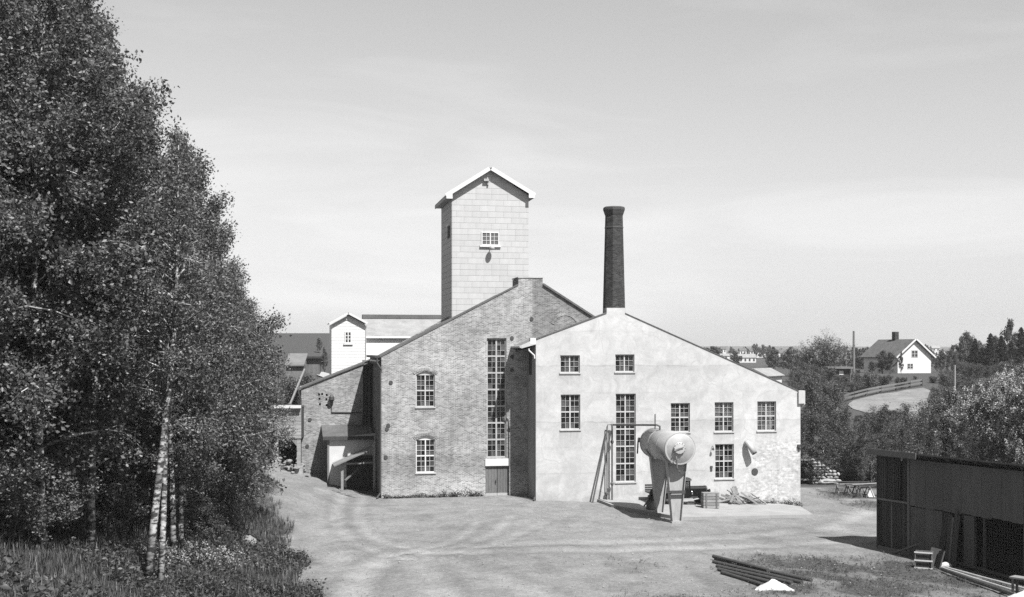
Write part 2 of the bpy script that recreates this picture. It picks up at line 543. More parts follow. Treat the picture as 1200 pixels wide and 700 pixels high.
    bt = math_node(nt, 'MULTIPLY', bt, mapr(nt, mid, 0.35, 0.6, 0.82, 1.15))
    mx = nn.new('ShaderNodeMix'); mx.data_type = 'FLOAT'
    ll.new(patch, mx.inputs['Factor']); ll.new(t, mx.inputs['A']); ll.new(bt, mx.inputs['B'])
    t = mx.outputs['Result']
    # splash dirt at the foot
    zf = math_node(nt, 'ADD', math_node(nt, 'ADD', Z, math_node(nt, 'MULTIPLY', X, 0.045)), math_node(nt, 'MULTIPLY', mid, 1.5))
    t = math_node(nt, 'MULTIPLY', t, mapr(nt, zf, 0.7, 2.0, 0.80, 1.0, True))
    t = math_node(nt, 'MULTIPLY', t, 0.405, True)
    ll.new(grey(nt, t), b.inputs['Base Color'])
    b.inputs['Roughness'].default_value = 0.92
    b.inputs['Specular IOR Level'].default_value = 0.15
    h = math_node(nt, 'SUBTRACT', math_node(nt, 'ADD', fine, mid), math_node(nt, 'MULTIPLY', math_node(nt, 'MULTIPLY', fac, patch), 0.5))
    bump(nt, b, h, 0.35, 0.02)
    return m
M['stucco'] = mat_stucco()

# ------------------------------------------------------------------ ground
def track_lines():
    L = [  # pixel polylines of worn wheel tracks, with width in metres and strength
        ([(402, 578), (394, 598), (397, 618), (412, 634), (440, 646), (480, 655)], 0.5, 0.38),
        ([(426, 580), (421, 600), (425, 618), (440, 631), (465, 640), (500, 647)], 0.5, 0.36),
        ([(560, 612), (548, 626), (525, 637), (490, 645), (450, 652)], 0.45, 0.35),
        ([(600, 604), (585, 622), (556, 636), (515, 646), (470, 655)], 0.45, 0.32),
        ([(640, 612), (600, 630), (560, 642), (500, 652)], 0.5, 0.25),
        ([(470, 648), (600, 647), (720, 645), (860, 641), (1000, 634), (1060, 625)], 0.9, 0.5),
        ([(560, 640), (700, 636), (860, 630), (980, 618), (1020, 600), (990, 580), (960, 572)], 0.9, 0.35),
        ([(1020, 625), (985, 622), (1010, 604), (1020, 592)], 1.5, 0.2),
        ([(455, 652), (432, 668), (415, 690), (405, 715)], 0.9, 0.5),
        ([(490, 655), (500, 672), (520, 700)], 1.0, 0.45),
        ([(520, 655), (560, 672), (640, 700)], 1.1, 0.35),
        ([(360, 580), (372, 610), (398, 650), (420, 700)], 1.2, 0.2),
    ]
    out = []
    for pts, w, s in L:
        out.append((np.array([ground(*p).xy for p in pts]), w, s))
    return out

def seg_dist(x, y, P):
    best = np.full(x.shape, 1e9)
    for (ax, ay), (bx, by) in zip(P[:-1], P[1:]):
        dx, dy = bx - ax, by - ay
        t = np.clip(((x - ax) * dx + (y - ay) * dy) / (dx * dx + dy * dy + 1e-9), 0, 1)
        best = np.minimum(best, np.hypot(x - ax - t * dx, y - ay - t * dy))
    return best

class VNoise:
    """smooth 2-D value noise for layout masks"""
    def __init__(s, seed):
        s.t = np.random.default_rng(seed).random((256, 256))
    def __call__(s, x, y, f, oct=4):
        v = 0; a = 0.5; tot = 0
        for _ in range(oct):
            X, Y = x * f, y * f
            i, j = np.floor(X).astype(int), np.floor(Y).astype(int)
            fx, fy = X - i, Y - j
            fx = fx * fx * (3 - 2 * fx); fy = fy * fy * (3 - 2 * fy)
            g = lambda p, q: s.t[p % 256, q % 256]
            v = v + a * ((g(i, j) * (1 - fx) + g(i + 1, j) * fx) * (1 - fy) + (g(i, j + 1) * (1 - fx) + g(i + 1, j + 1) * fx) * fy)
            tot += a; a *= 0.5; f *= 2.1
        return v / tot
VN = VNoise(3)

def weed_mask(x, y):
    """0 bare dirt .. 1 overgrown"""
    n = VN(x + 100, y + 50, 0.22, 4)
    bank = sstep(-0.7, 0.9, (edge_x(y) - x) + (n - 0.5) * 4.5) * (1 - sstep(104, 110, y))
    # rough patch at the lower right
    px = CX + FPX * x / y; py = HY + FPX * (EYE - zt(x, y)) / y
    a = sstep(815, 900, px + (n - 0.5) * 160) * sstep(642, 655, py + (n - 0.5) * 26)
    b = sstep(700, 820, px) * sstep(640, 660, py + (n - .5) * 30) * sstep(0.5, 0.62, n) * 0.75
    c = sstep(945, 990, px) * (1 - sstep(586, 597, py - (px - 960) * 0.08)) * sstep(0.35, 0.55, n) * 0.8
    k = sstep(0.38, 0.55, VN(x, y, 0.5, 3))
    far = sstep(100, 106, y)
    return np.clip(np.maximum.reduce([bank, a * (0.35 + 0.65 * k), b, c * (y < 106), far]), 0, 1)

def build_ground():
    def axis(fine_a, fine_b, step, lo, hi, g):
        a = list(np.arange(fine_a, fine_b, step))
        s = step
        while a[-1] < hi: s *= g; a.append(a[-1] + s)
        s = step
        while a[0] > lo: s *= g; a.insert(0, a[0] - s)
        return np.array(a)
    xs = axis(-22, 28, 0.19, -1650, 1650, 1.13)
    ys = axis(44, 102, 0.22, -60, 2300, 1.10)
    X, Y = np.meshgrid(xs, ys)
    Z = zt(X, Y)
    fine = (1 - sstep(104, 115, Y)) * sstep(-40, -26, X) * (1 - sstep(32, 46, X))
    weeds = weed_mask(X, np.maximum(Y, 5.0))
    n1 = VN(X, Y, 0.35, 4) - 0.5
    n2 = VN(X + 37, Y + 11, 1.6, 2) - 0.5
    tone = np.ones_like(X)
    rut = np.zeros_like(X)
    for P, w, s in track_lines():
        w = w * 0.68
        d = seg_dist(X, Y, P) + n2 * 0.16
        e = np.exp(-(d / w) ** 2)
        br = 0.45 + VN(X + 9, Y, 0.8, 3) * 1.1
        tone += s * 0.55 * e * br
        side = np.exp(-((d - 1.75 * w) / (0.55 * w)) ** 2)
        tone -= s * 0.24 * side * br
        rut += s * (e - 0.9 * side)
    sc_ = VN(X * 1.0 + 60, Y * 0.55 + 20, 0.55, 4)
    tone *= 1 - 0.15 * sstep(0.56, 0.72, sc_)
    tone *= 0.93 + 0.14 * VN(X + 5, Y + 77, 0.1, 3)
    Z = Z + fine * (n1 * 0.16 + n2 * 0.05 * (0.4 + weeds)) - fine * np.clip(rut, -1, 1) * 0.05
    me = bpy.data.meshes.new('ground')
    ny, nx = X.shape
    vs = np.stack([X, Y, Z], -1).reshape(-1, 3)
    idx = np.arange(ny * nx).reshape(ny, nx)
    fs = np.stack([idx[:-1, :-1], idx[:-1, 1:], idx[1:, 1:], idx[1:, :-1]], -1).reshape(-1, 4)
    me.from_pydata(vs.tolist(), [], fs.tolist())
    for nm, arr in (('tone', tone), ('weeds', weeds)):
        at_ = me.attributes.new(nm, 'FLOAT', 'POINT')
        at_.data.foreach_set('value', arr.reshape(-1).astype(np.float32))
    me.polygons.foreach_set('use_smooth', [True] * len(me.polygons))
    m, nt, nn, ll, b = nodes_of('yard_dirt')
    o = coords(nt)
    A = N(nt, 'ShaderNodeAttribute', attribute_name='tone')
    W = N(nt, 'ShaderNodeAttribute', attribute_name='weeds')
    big = noise(nt, o, 0.09, 5, 0.6, 0.5)
    mid = noise(nt, o, 0.6, 6, 0.65, 0.4)
    fin = noise(nt, o, 5.0, 5, 0.7)
    grit = noise(nt, o, 22.0, 3, 0.7)
    t = mapr(nt, big, 0.3, 0.7, 0.88, 1.12)
    t = math_node(nt, 'MULTIPLY', t, mapr(nt, mid, 0.3, 0.7, 0.80, 1.18))
    t = math_node(nt, 'MULTIPLY', t, mapr(nt, fin, 0.3, 0.7, 0.74, 1.22))
    t = math_node(nt, 'MULTIPLY', t, mapr(nt, grit, 0.3, 0.7, 0.82, 1.18))
    t = math_node(nt, 'MULTIPLY', t, A.outputs['Fac'])
    dirt = math_node(nt, 'MULTIPLY', t, 0.172)
    soil = math_node(nt, 'MULTIPLY', mapr(nt, fin, 0.3, 0.7, 0.6, 1.4), 0.060)
    mx = nn.new('ShaderNodeMix'); mx.data_type = 'FLOAT'
    ll.new(W.outputs['Fac'], mx.inputs['Factor']); ll.new(dirt, mx.inputs['A']); ll.new(soil, mx.inputs['B'])
    ll.new(grey(nt, mx.outputs['Result']), b.inputs['Base Color'])
    b.inputs['Roughness'].default_value = 0.95
    b.inputs['Specular IOR Level'].default_value = 0.1
    h = math_node(nt, 'ADD', math_node(nt, 'ADD', math_node(nt, 'MULTIPLY', mid, 1.5), fin), math_node(nt, 'MULTIPLY', grit, 0.5))
    bump(nt, b, h, 0.8, 0.07)
    me.materials.append(m)
    tag(link('ground', me), kind='structure')
build_ground()

# far hills on the skyline
def build_hills():
    xs = np.linspace(-1350, 1500, 120)
    rows = []
    for k, y in enumerate((1500, 1700, 1900, 2300)):
        n = VN(xs, xs * 0 + k, 0.004, 3)
        crest = 10.3 + 11.5 * y / 1400 * (0.88 + 0.24 * n) * np.interp(xs, [-1400, -200, 200, 1500], [1.2, 1.0, 0.55, 0.3])
        z = {0: 2 + 0 * xs, 1: crest * 0.75, 2: crest, 3: 0 * xs}[k]
        rows.append(np.stack([xs, 0 * xs + y, z], -1))
    V = np.concatenate(rows).tolist(); n = len(xs)
    F = [(r * n + i, r * n + i + 1, (r + 1) * n + i + 1, (r + 1) * n + i) for r in range(3) for i in range(n - 1)]
    o = MB().add(V, F).obj('hills', M['hill'], smooth=True)
    tag(o, kind='structure')
build_hills()

# ------------------------------------------------------------------ building pieces
def facade(name, outline, holes, t, mat, parent, y0=0.0):
    loops = [outline] + holes
    flat = [p for L in loops for p in L]
    tris = geometry.tessellate_polygon([[Vector((p[0], p[1], 0)) for p in L] for L in loops])
    n = len(flat)
    vs = [(p[0], y0, p[1]) for p in flat] + [(p[0], y0 + t, p[1]) for p in flat]
    fs = [tuple(q) for q in tris] + [tuple(i + n for i in reversed(q)) for q in tris]
    k = 0
    for L in loops:
        m = len(L)
        fs += [(k + i, k + (i + 1) % m, k + (i + 1) % m + n, k + i + n) for i in range(m)]
        k += m
    return MB().add(vs, fs).obj(name, mat, parent)

def rect(fr, x0, y0, x1, y1):
    """pixel rectangle -> (u0, u1, z0, z1) on a frame; y0 is the top"""
    u0, u1 = fr.u(x0), fr.u(x1)
    xm = (x0 + x1) / 2
    return u0, u1, fr.z(xm, y1), fr.z(xm, y0)

def rloop(r):
    u0, u1, z0, z1 = r
    return [(u0, z0), (u1, z0), (u1, z1), (u0, z1)]

def arch_loop(r, rise=0.22, n=8):
    u0, u1, z0, z1 = r
    w = (u1 - u0) / 2; c = (u0 + u1) / 2
    pts = [(u0, z0), (u1, z0)]
    for i in range(n + 1):
        a = i / n
        x = u1 - 2 * w * a
        pts.append((x, z1 - rise + rise * (1 - ((x - c) / w) ** 2)))
    return pts

def window(parent, r, cols, rows, sub=(2, 3), y=0.10, mat='sash', arch=0.0, sill=True, curtain=None, fw=0.065, mw=0.085, tw=0.021):
    u0, u1, z0, z1 = r
    mb = MB()
    top = z1 - arch * 0.92
    yy0, yy1 = y, y + 0.07
    mb.box(u0, u0 + fw, yy0, yy1, z0, z1 - arch * 0.98)
    mb.box(u1 - fw, u1, yy0, yy1, z0, z1 - arch * 0.98)
    mb.box(u0 + fw, u1 - fw, yy0 + .002, yy1, z0, z0 + fw)
    if arch:
        lp = arch_loop((u0 + 0.004, u1 - 0.004, top - fw, z1 - 0.006), arch)
        mb.prism(lp, 'y', yy0 - .002, yy1 - .01)
    else:
        mb.box(u0 + fw, u1 - fw, yy0 + .002, yy1, top - fw, top)
    a0, a1, b0, b1 = u0 + fw, u1 - fw, z0 + fw, top - fw
    cw, rh = (a1 - a0) / cols, (b1 - b0) / rows
    for i in range(1, cols):
        x = a0 + i * cw
        mb.box(x - mw / 2, x + mw / 2, yy0 + .004, yy1 - .003, b0, b1)
    for j in range(1, rows):
        z = b0 + j * rh
        mb.box(a0, a1, yy0 + .006, yy1 - .005, z - mw / 2, z + mw / 2)
    for i in range(cols):
        for k in range(1, sub[0]):
            x = a0 + i * cw + cw * k / sub[0]
            mb.box(x - tw / 2, x + tw / 2, yy0 + .02, yy1 - .01, b0, b1)
    for j in range(rows):
        for k in range(1, sub[1]):
            z = b0 + j * rh + rh * k / sub[1]
            mb.box(a0, a1, yy0 + .022, yy1 - .012, z - tw / 2, z + tw / 2)
    w = mb.obj('window', M[mat], parent)
    gl = MB()
    g = random.Random(int(abs(u0 * 1000 + z0 * 77)))
    cw, rh = cw / sub[0], rh / sub[1]
    for i in range(cols * sub[0]):
        for j in range(rows * sub[1]):         # each pane is its own slightly canted sheet
            x0, x1 = a0 + i * cw, a0 + (i + 1) * cw
            q0, q1 = b0 + j * rh, b0 + (j + 1) * rh
            e = [yy1 - 0.004 + g.uniform(-0.004, 0.004) for _ in range(3)]
            gl.add([(x0, e[0], q0), (x1, e[1], q0), (x1, e[1] + e[2] - e[0], q1), (x0, e[2], q1)], [(0, 1, 2, 3)])
    gl.obj('glass', M['glass'], w, fix=False)
    if sill:
        MB().box(u0 - 0.06, u1 + 0.06, -0.07, y + 0.02, z0 - 0.09, z0 - 0.002).obj('sill', M['sill'], w)
    if curtain:
        q0 = z0 + (z1 - z0) * curtain
        c = MB()
        n = 24
        vs = []
        for i in range(n + 1):
            x = a0 + (a1 - a0) * i / n
            d = 0.22 + 0.03 * math.sin(i * 2.1)
            vs += [(x, y + d, q0), (x, y + d, z1 - 0.02)]
        c.add(vs, [(2 * i, 2 * i + 2, 2 * i + 3, 2 * i + 1) for i in range(n)])
        c.obj('curtain', M['curtain'], w, smooth=True, fix=False)
    return w

def disc(mb, u, z, r, y0=-0.05, y1=0.02):
    mb.tube([(u, y0, z), (u, y1, z)], [r * 0.9, r], 12)

# ---- main brick mill -------------------------------------------------
brick = thing('brick_mill', 'tall brick mill with gabled front, tall narrow window and two arched windows',
              'mill', (FB.ox, FB.oy, 0), ANG)
U = FB.u; P = FB.p
DEPTH = 11.0
zl = FB.z(447, 418)
rt = (U(760), FB.z(760, 414))
outline = [(U(447), -0.6), (rt[0], -2.0), rt, P(636, 334), P(636, 326), P(607.5, 326), P(607.5, 334.5), (U(447), zl)]
W1, W2 = rect(FB, 487.5, 435.5, 509.5, 477), rect(FB, 487.5, 511.5, 510, 554)
W3 = rect(FB, 570.5, 396.5, 593.5, 536.5)
DR = rect(FB, 569, 546, 596.5, 583)
LN = rect(FB, 568.5, 537.5, 597, 546)
facade('front_wall', outline, [arch_loop(W1), arch_loop(W2), rloop(W3), rloop(DR)], 0.42, M['brick'], brick)
window(brick, W1, 2, 2, (2, 3), 0.11, 'sash', 0.22)
window(brick, W2, 2, 2, (2, 3), 0.11, 'white', 0.22)
window(brick, W3, 2, 7, (2, 3), 0.14, 'sash_old', sill=False, fw=0.09, mw=0.11)
# segmental arches of brick on edge over the two windows, and the bricked-up arch in the gable
def brick_arch(c, zc, w, rise, h, n, name='brick_arch', y0=-0.035):
    mb = MB()
    Rr = (w * w + rise * rise) / (2 * rise)
    a = math.asin(min(1, w / Rr))
    for i in range(n):
        t0, t1 = -a + 2 * a * (i + 0.06) / n, -a + 2 * a * (i + 0.94) / n
        q = [(c + r * math.sin(t), zc + rise - Rr + r * math.cos(t)) for r, t in ((Rr, t0), (Rr, t1), (Rr + h, t1), (Rr + h, t0))]
        mb.prism(q, 'y', y0, 0.05)
    return mb.obj(name, M['brick_wing'], brick)
for r in (W1, W2):
    brick_arch((r[0] + r[1]) / 2, r[3] - 0.2, (r[1] - r[0]) / 2 + 0.12, 0.26, 0.2, 15)
uu = (U(649), U(676)); zz_ = FB.z(662, 380)
brick_arch((uu[0] + uu[1]) / 2, zz_, (uu[1] - uu[0]) / 2, 0.62, 0.22, 26)
# white board over the door, the double door
MB().box(LN[0], LN[1], -0.09, 0.0, LN[2], LN[3]).obj('lintel_board', M['white'], brick)
for k in range(2):
    w2 = (DR[1] - DR[0]) / 2
    d0 = DR[0] + k * w2 + 0.015
    mb = MB()
    for i in range(4):
        x = d0 + (w2 - 0.03) * i / 4
        mb.box(x + .006, x + (w2 - 0.03) / 4 - .006, 0.07 + 0.004 * (i % 2), 0.13, DR[2] + 0.32, DR[3] - 0.02)
    dl = mb.obj('door_leaf', M['grey_door'] if 'grey_door' in M else M['grey_wood'], brick)
    MB().box(d0, d0 + w2 - 0.03, 0.06, 0.13, DR[2] + 0.02, DR[2] + 0.31).obj('kick_plate', M['sash_old'], dl)
    if k == 0:
        MB().tube([(d0 + w2 - 0.12, 0.0, DR[2] + 1.0), (d0 + w2 - 0.12, 0.0, DR[2] + 1.25)], 0.03, 6).tube(
            [(d0 + w2 - 0.12, 0.0, DR[2] + 1.12), (d0 + w2 - 0.12, 0.08, DR[2] + 1.12)], 0.03, 6).obj('handle', M['iron'], dl)
MB().box(DR[0] - 0.1, DR[1] + 0.1, -0.35, 0.05, DR[2] - 0.4, DR[2] + 0.04).obj('doorstep', M['sill'], brick)
# side walls, back, roof
ap = (U(607.5), FB.z(607.5, 334.5)); ap2 = P(636, 334)
MB().box(U(447), U(447) + 0.4, 0.423, DEPTH, -0.6, zl - 0.02).obj('side_wall', M['brick_side'], brick)
MB().box(rt[0] - 0.4, rt[0], 0.423, DEPTH, -2.0, rt[1] - 0.3).obj('side_wall', M['brick_side'], brick)
MB().prism([(U(447) + .41, -0.6), (rt[0] - .41, -2), (rt[0] - .41, rt[1] - .3), ap2, ap, (U(447) + .41, zl - 0.05)], 'y', DEPTH - .4, DEPTH).obj('back_wall', M['brick_wing'], brick)
def slope(a, b, th, y0, y1, name, mat, parent, ext0=0.0, ext1=0.0, drop=0.0):
    a, b = Vector((a[0], a[1] - drop)), Vector((b[0], b[1] - drop))
    d = (b - a).normalized(); n = Vector((-d.y, d.x))
    if n.y < 0: n = -n
    a2, b2 = a - d * ext0, b + d * ext1
    q = [tuple(a2), tuple(b2), tuple(b2 + n * th), tuple(a2 + n * th)]
    return MB().prism(q, 'y', y0, y1).obj(name, mat, parent)
slope((U(447), zl), ap, 0.16, 0.43, DEPTH - .41, 'roof', M['roof'], brick, 0.25, 0, 0.42)
slope(rt, ap2, 0.13, -0.14, DEPTH + .2, 'roof', M['roof'], brick, 0.3, 0)
slope((U(447), zl), ap, 0.10, -0.05, 0.23, 'coping', M['roof'], brick, 0.12, 0)
MB().box(U(607.5) + .001, U(636), 0.43, 2.2, FB.z(622, 337), FB.z(622, 326.6)).obj('ridge_block', M['brick_wing'], brick)
MB().box(U(606.8), U(636.7), -0.05, 2.25, FB.z(622, 326) + .004, FB.z(622, 324.8)).obj('ridge_cap', M['sill'], brick)
# dark room behind the panes
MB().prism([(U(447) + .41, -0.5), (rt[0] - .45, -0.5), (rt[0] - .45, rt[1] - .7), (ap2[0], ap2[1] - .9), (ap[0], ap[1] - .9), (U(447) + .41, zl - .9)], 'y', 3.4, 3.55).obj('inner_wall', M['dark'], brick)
# iron wall anchors
mb = MB()
for px, py in ((458, 448.5), (455, 499), (452, 536), (600, 396.5), (600, 418.5), (596.5, 503.5), (623, 374), (453.5, 503), (600, 434)):
    o = MB(); disc(o, U(px), FB.z(px, py), 0.15); o.obj('wall_anchor', M['iron'], brick)
# gutter elbow and downpipe on the left corner
a = P(446, 419)
MB().tube([(a[0] - 0.25, -0.12, a[1]), (a[0] - 0.25, -0.12, a[1] - 0.4), (a[0] + 0.05, -0.12, a[1] - 0.85), (a[0] - 0.02, -0.12, a[1] - 1.1),
           (a[0] - 0.02, -0.12, 0.5), (a[0] - 0.3, -0.3, 0.15)], 0.065, 8).obj('downpipe', M['iron'], brick)
MB().box(a[0] - 0.42, a[0] - 0.1, -0.2, 8.0, a[1] - 0.02, a[1] + 0.14).obj('gutter', M['iron'], brick)

# ---- rendered mill front --------------------------------------------
stucco = thing('rendered_mill', 'pale cement-rendered mill building with stained gable front and many-paned windows',
               'mill', (FS.ox, FS.oy, 0), ANG)
U = FS.u; P = FS.p
oR = FS.z(938, 459.5)
outline = [(0, -0.6), (U(938), -1.8), (U(938), oR), P(732.5, 367.5), P(732.5, 361), P(711, 361), P(711, 367), (0, FS.z(628, 398))]
wins = [(656.5, 416.5, 679.5, 437, 2, 1, None), (721, 415.5, 743.5, 436, 2, 1, None), (657, 462.5, 680, 503.5, 2, 2, None),
        (721.5, 461.5, 745, 565, 2, 5, None), (786, 472.5, 808.5, 506.5, 2, 2, None), (837.5, 471.5, 859.5, 506, 2, 2, 0.32),
        (887.5, 470.5, 909.5, 505, 2, 2, 0.03), (838, 520.5, 860, 561, 2, 2, None)]
rs_ = [rect(FS, *w[:4]) for w in wins]
vent_p = P(876, 522)
facade('front_wall', outline, [rloop(r) for r in rs_], 0.40, M['stucco'], stucco)
for w, r in zip(wins, rs_):
    window(stucco, r, w[4], w[5], (2, 3), 0.13, 'sash', sill=True, curtain=w[6])
SD = 12.0
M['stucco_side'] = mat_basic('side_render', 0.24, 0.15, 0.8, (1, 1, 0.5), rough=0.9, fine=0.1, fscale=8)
sl = FS.z(628, 398)
so = rect(FS, 628, 0, 638, 0)
MB().box(0.002, 0.36, 0.403, PROJ - 0.01, -0.6, sl - .05).obj('side_wall', M['stucco_side'], stucco)
MB().box(U(938) - 0.4, U(938) - .002, 0.403, SD, -1.8, oR - .05).obj('side_wall', M['stucco_side'], stucco)
MB().box(-0.012, 0.1, 1.35, 2.35, FS.z(628, 440), FS.z(628, 409)).obj('side_opening', M['dark'], stucco)
ap, ap2 = P(711, 367), P(732.5, 367.5)
slope((0, sl), ap, 0.12, 0.41, SD - 4, 'roof', M['roof'], stucco, 0.85, 0, 0.55)
slope((0, sl), ap, 0.05, -0.06, 0.40, 'coping', M['roof'], stucco, 0.3, 0)
slope((U(938), oR), ap2, 0.045, -0.05, SD, 'roof', M['roof'], stucco, 0.30, 0)
MB().box(U(711), U(732.5), 0.41, 0.9, FS.z(722, 368), FS.z(722, 361) - .005).obj('ridge_block', M['stucco_side'], stucco)
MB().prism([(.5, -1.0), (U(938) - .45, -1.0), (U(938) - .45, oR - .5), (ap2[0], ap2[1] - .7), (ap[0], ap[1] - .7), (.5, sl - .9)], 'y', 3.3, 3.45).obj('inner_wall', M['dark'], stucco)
# boxed eaves: white box ends, left one over the brickwork
e = rect(FS, 609.5, 398.5, 628, 410)
ez = sl
mb = MB()
mb.prism([(-1.05, ez - 0.62), (-0.03, ez - 0.34), (-0.03, ez + 0.04), (-1.05, ez - 0.40)], 'y', -0.14, -0.09)
mb.obj('eave_board', M['sash'], stucco)
MB().prism([(-1.0, ez - 0.60), (-0.03, ez - 0.36), (-0.03, ez + 0.00), (-1.0, ez - 0.42)], 'y', -0.088, PROJ - 0.05).obj('eave_soffit', M['grey_wood'], stucco)
MB().box(-0.42, -0.03, -0.145, 0.25, ez - 0.32, ez + 0.10).obj('eave_box', M['white'], stucco)
MB().tube([(-1.10, -0.2, ez - 0.5), (-1.10, PROJ, ez - 0.5)], 0.09, 8).obj('gutter', M['galv'], stucco)
MB().tube([(-0.5, -0.05, ez - 0.62), (-0.5, -0.05, ez - 0.75), (-0.12, -0.05, ez - 1.1), (-0.1, -0.06, ez - 1.35)], 0.055, 8).obj('pipe_elbow', M['white'], stucco)
MB().tube([(-0.08, -0.08, ez - 1.3), (-0.08, -0.08, 0.35), (-0.2, -0.25, 0.12)], 0.06, 8).obj('downpipe', M['iron'], stucco)
q = rect(FS, 935, 457.5, 942.5, 473)
MB().box(q[0], q[1], -0.16, 0.4, q[2], q[3] - 0.02).obj('eave_box', M['sash'], stucco)
MB().box(q[1] - 0.36, q[1], 0.41, SD, q[2] + 0.2, q[3] - .05).obj('eave_box', M['white'], stucco)
MB().tube([(q[1] + 0.05, 0, q[2] + 0.02), (q[1] - 0.05, 0.0, q[2] - 0.1), (q[0] + 0.24, 0.25, q[2] - 0.5)], 0.055, 8).obj('pipe_elbow', M['white'], stucco)
# bent sheet-metal vent, lamp, meter, round hole cover, bolt
v = P(874.5, 521.5); en = P(880.5, 530)
MB().tube([(v[0], 0.0, v[1] + 0.10), (v[0], -0.22, v[1] + 0.13), (v[0] + 0.06, -0.36, v[1] + 0.05), (en[0], -0.5, en[1])], [0.2, 0.21, 0.21, 0.21], 14).obj('vent_pipe', M['galv'], stucco, smooth=True)
MB().tube([(en[0] + .01, -0.512, en[1] - .02), (en[0] + .03, -0.535, en[1] - 0.06)], [0.19, 0.19], 14).obj('vent_mouth', M['dark'], stucco)
o = MB(); disc(o, U(884.5), FS.z(884.5, 553), 0.27, -0.04, 0.02); o.obj('hole_cover', M['iron'], stucco)
o = MB(); u_, z_ = P(834.5, 523)
o.tube([(u_, 0, z_), (u_, -0.2, z_ + 0.02), (u_, -0.24, z_ - 0.08)], 0.02, 6).lathe([(0.02, 0.08), (0.06, 0.02), (0.09, -0.10), (0.03, -0.14)], 10, Matrix.Translation((u_ - .01, -0.24, z_ - 0.14)))
o.obj('wall_lamp', M['iron'], stucco)
o = MB(); u_, z_ = P(833.5, 549)
o.box(u_ - .09, u_ + .09, -0.06, 0.0, z_ + 0.02, z_ + 0.17).box(u_ - .07, u_ + .07, -0.05, 0.0, z_ - 0.18, z_ - 0.03).obj('switch_box', M['iron'], stucco)
o = MB(); u_, z_ = P(935.5, 523)
o.box(u_ - .08, u_ + .1, -0.15, 0.0, z_ - 0.1, z_ + 0.12).box(u_ - .02, u_ + .14, -0.1, 0.0, z_ - 0.3, z_ - 0.12).obj('iron_bracket', M['iron'], stucco)

# ---- tower -----------------------------------------------------------
tower = thing('mill_tower', 'tall pale tower clad in courses of flat panels with a white-edged gable roof', 'tower', (FT.ox, FT.oy, 0), ANG)
U = FT.u; P = FT.p
TD = 6.2
t0, t1 = U(529.8), U(619.5)
tc = (t0 + t1) / 2
_e, _k = P(523, 230), P(574, 198.5)
tz = _e[1] + (_k[1] - _e[1]) * (t0 - _e[0]) / (_k[0] - _e[0]) - 0.06; tap = _k[1] - 0.06
ZB = 3.0
MB().prism([(t0, ZB), (t1, ZB), (t1, tz), (tc, tap), (t0, tz)], 'y', 0.03, TD).obj('wall', mat_basic('panel_joint', 0.30, bmp=0), tower)
rows = 24
zlo = FT.z(574, 378)
rh = (tz - zlo) / 22.0
wr = rect(FT, 564, 272, 585, 288)
rng = random.Random(5)
def clip(poly, a, b):
    """keep what lies below/right of the directed line a->b (2-D)"""
    out = []
    side = lambda p: (b[0] - a[0]) * (p[1] - a[1]) - (b[1] - a[1]) * (p[0] - a[0])
    for i, p in enumerate(poly):
        q = poly[(i + 1) % len(poly)]
        sp, sq = side(p), side(q)
        if sp <= 0: out.append(p)
        if sp * sq < 0:
            t = sp / (sp - sq); out.append((p[0] + t * (q[0] - p[0]), p[1] + t * (q[1] - p[1])))
    return out
panel_cache = {}
for j in range(34):
    z0, z1 = zlo + j * rh, zlo + (j + 1) * rh
    if z0 > tap: break
    x = t0 - rng.choice([0, 0.31, 0.62, 0.93])
    while x < t1:
        x0, x1 = max(x, t0), min(x + 1.25, t1); x += 1.25
        if x1 - x0 < 0.05: continue
        q = [(x0 + .004, z0 + .014), (x1 - .004, z0 + .014), (x1 - .004, z1), (x0 + .004, z1)]
        q = clip(q, (t0, tz - .02), (tc, tap - .02))
        if len(q) >= 3: q = clip(q, (tc, tap - .02), (t1, tz - .02))
        if len(q) < 3: continue
        key = tuple(round(c, 3) for p in q for c in (p[0] - x0, p[1] - z0))
        if key not in panel_cache:
            panel_cache[key] = MB().prism([(p[0] - x0, p[1] - z0) for p in q], 'y', 0.0, 0.028).mesh('panel', M['panel'])
        link('panel', panel_cache[key], tower, (x0, rng.uniform(0, 0.004), z0))
side_me = MB().box(-0.028, 0.0, 0.03, TD, 0.022, rh).mesh('panel', M['panel'])
for j in range(22):
    link('panel', side_me, tower, (t0, 0, zlo + j * rh))
# roof with white barge boards and deep eaves
ea, eb = P(523, 230), P(624.5, 229.5)
OV = 0.42
pk = FT.p(574, 198.5)
for (q, nm) in ((ea, 0), (eb, 1)):
    slope(q, pk, 0.10, -OV, TD + 0.4, 'roof', M['roof'], tower, 0.0, 0.0)
    qq = (q[0], q[1] - 0.13); pp = (pk[0], pk[1] - 0.13)
    slope(qq, pp, 0.30, -OV - 0.05, -OV - 0.004, 'barge_board', M['white'], tower, 0.02, 0.0)
    x0, x1 = (q[0], t0 + 0.0) if nm == 0 else (t1, q[0])
    MB().box(x0 + .01, x1 - .01, -OV - .02, TD + 0.3, q[1] - 0.20, q[1] - 0.10).obj('eave_soffit', M['sash_old'], tower)
    xg = q[0] - 0.06 if nm == 0 else q[0] - 0.02
    MB().box(xg, xg + 0.08, -OV - .02, TD + 0.4, q[1] - 0.22, q[1] + 0.04).obj('fascia_board', M['sash_old'], tower)
    c0 = q[0] - 0.05 if nm == 0 else q[0] - 0.42
    MB().box(c0, c0 + 0.47, -OV - 0.06, -OV - 0.053 + .05, q[1] - 0.24, q[1] + 0.14).obj('corner_board', M['white'], tower)
w = window(tower, wr, 2, 1, (2, 3), -0.06, 'white', sill=False, fw=0.09, mw=0.09, tw=0.03)
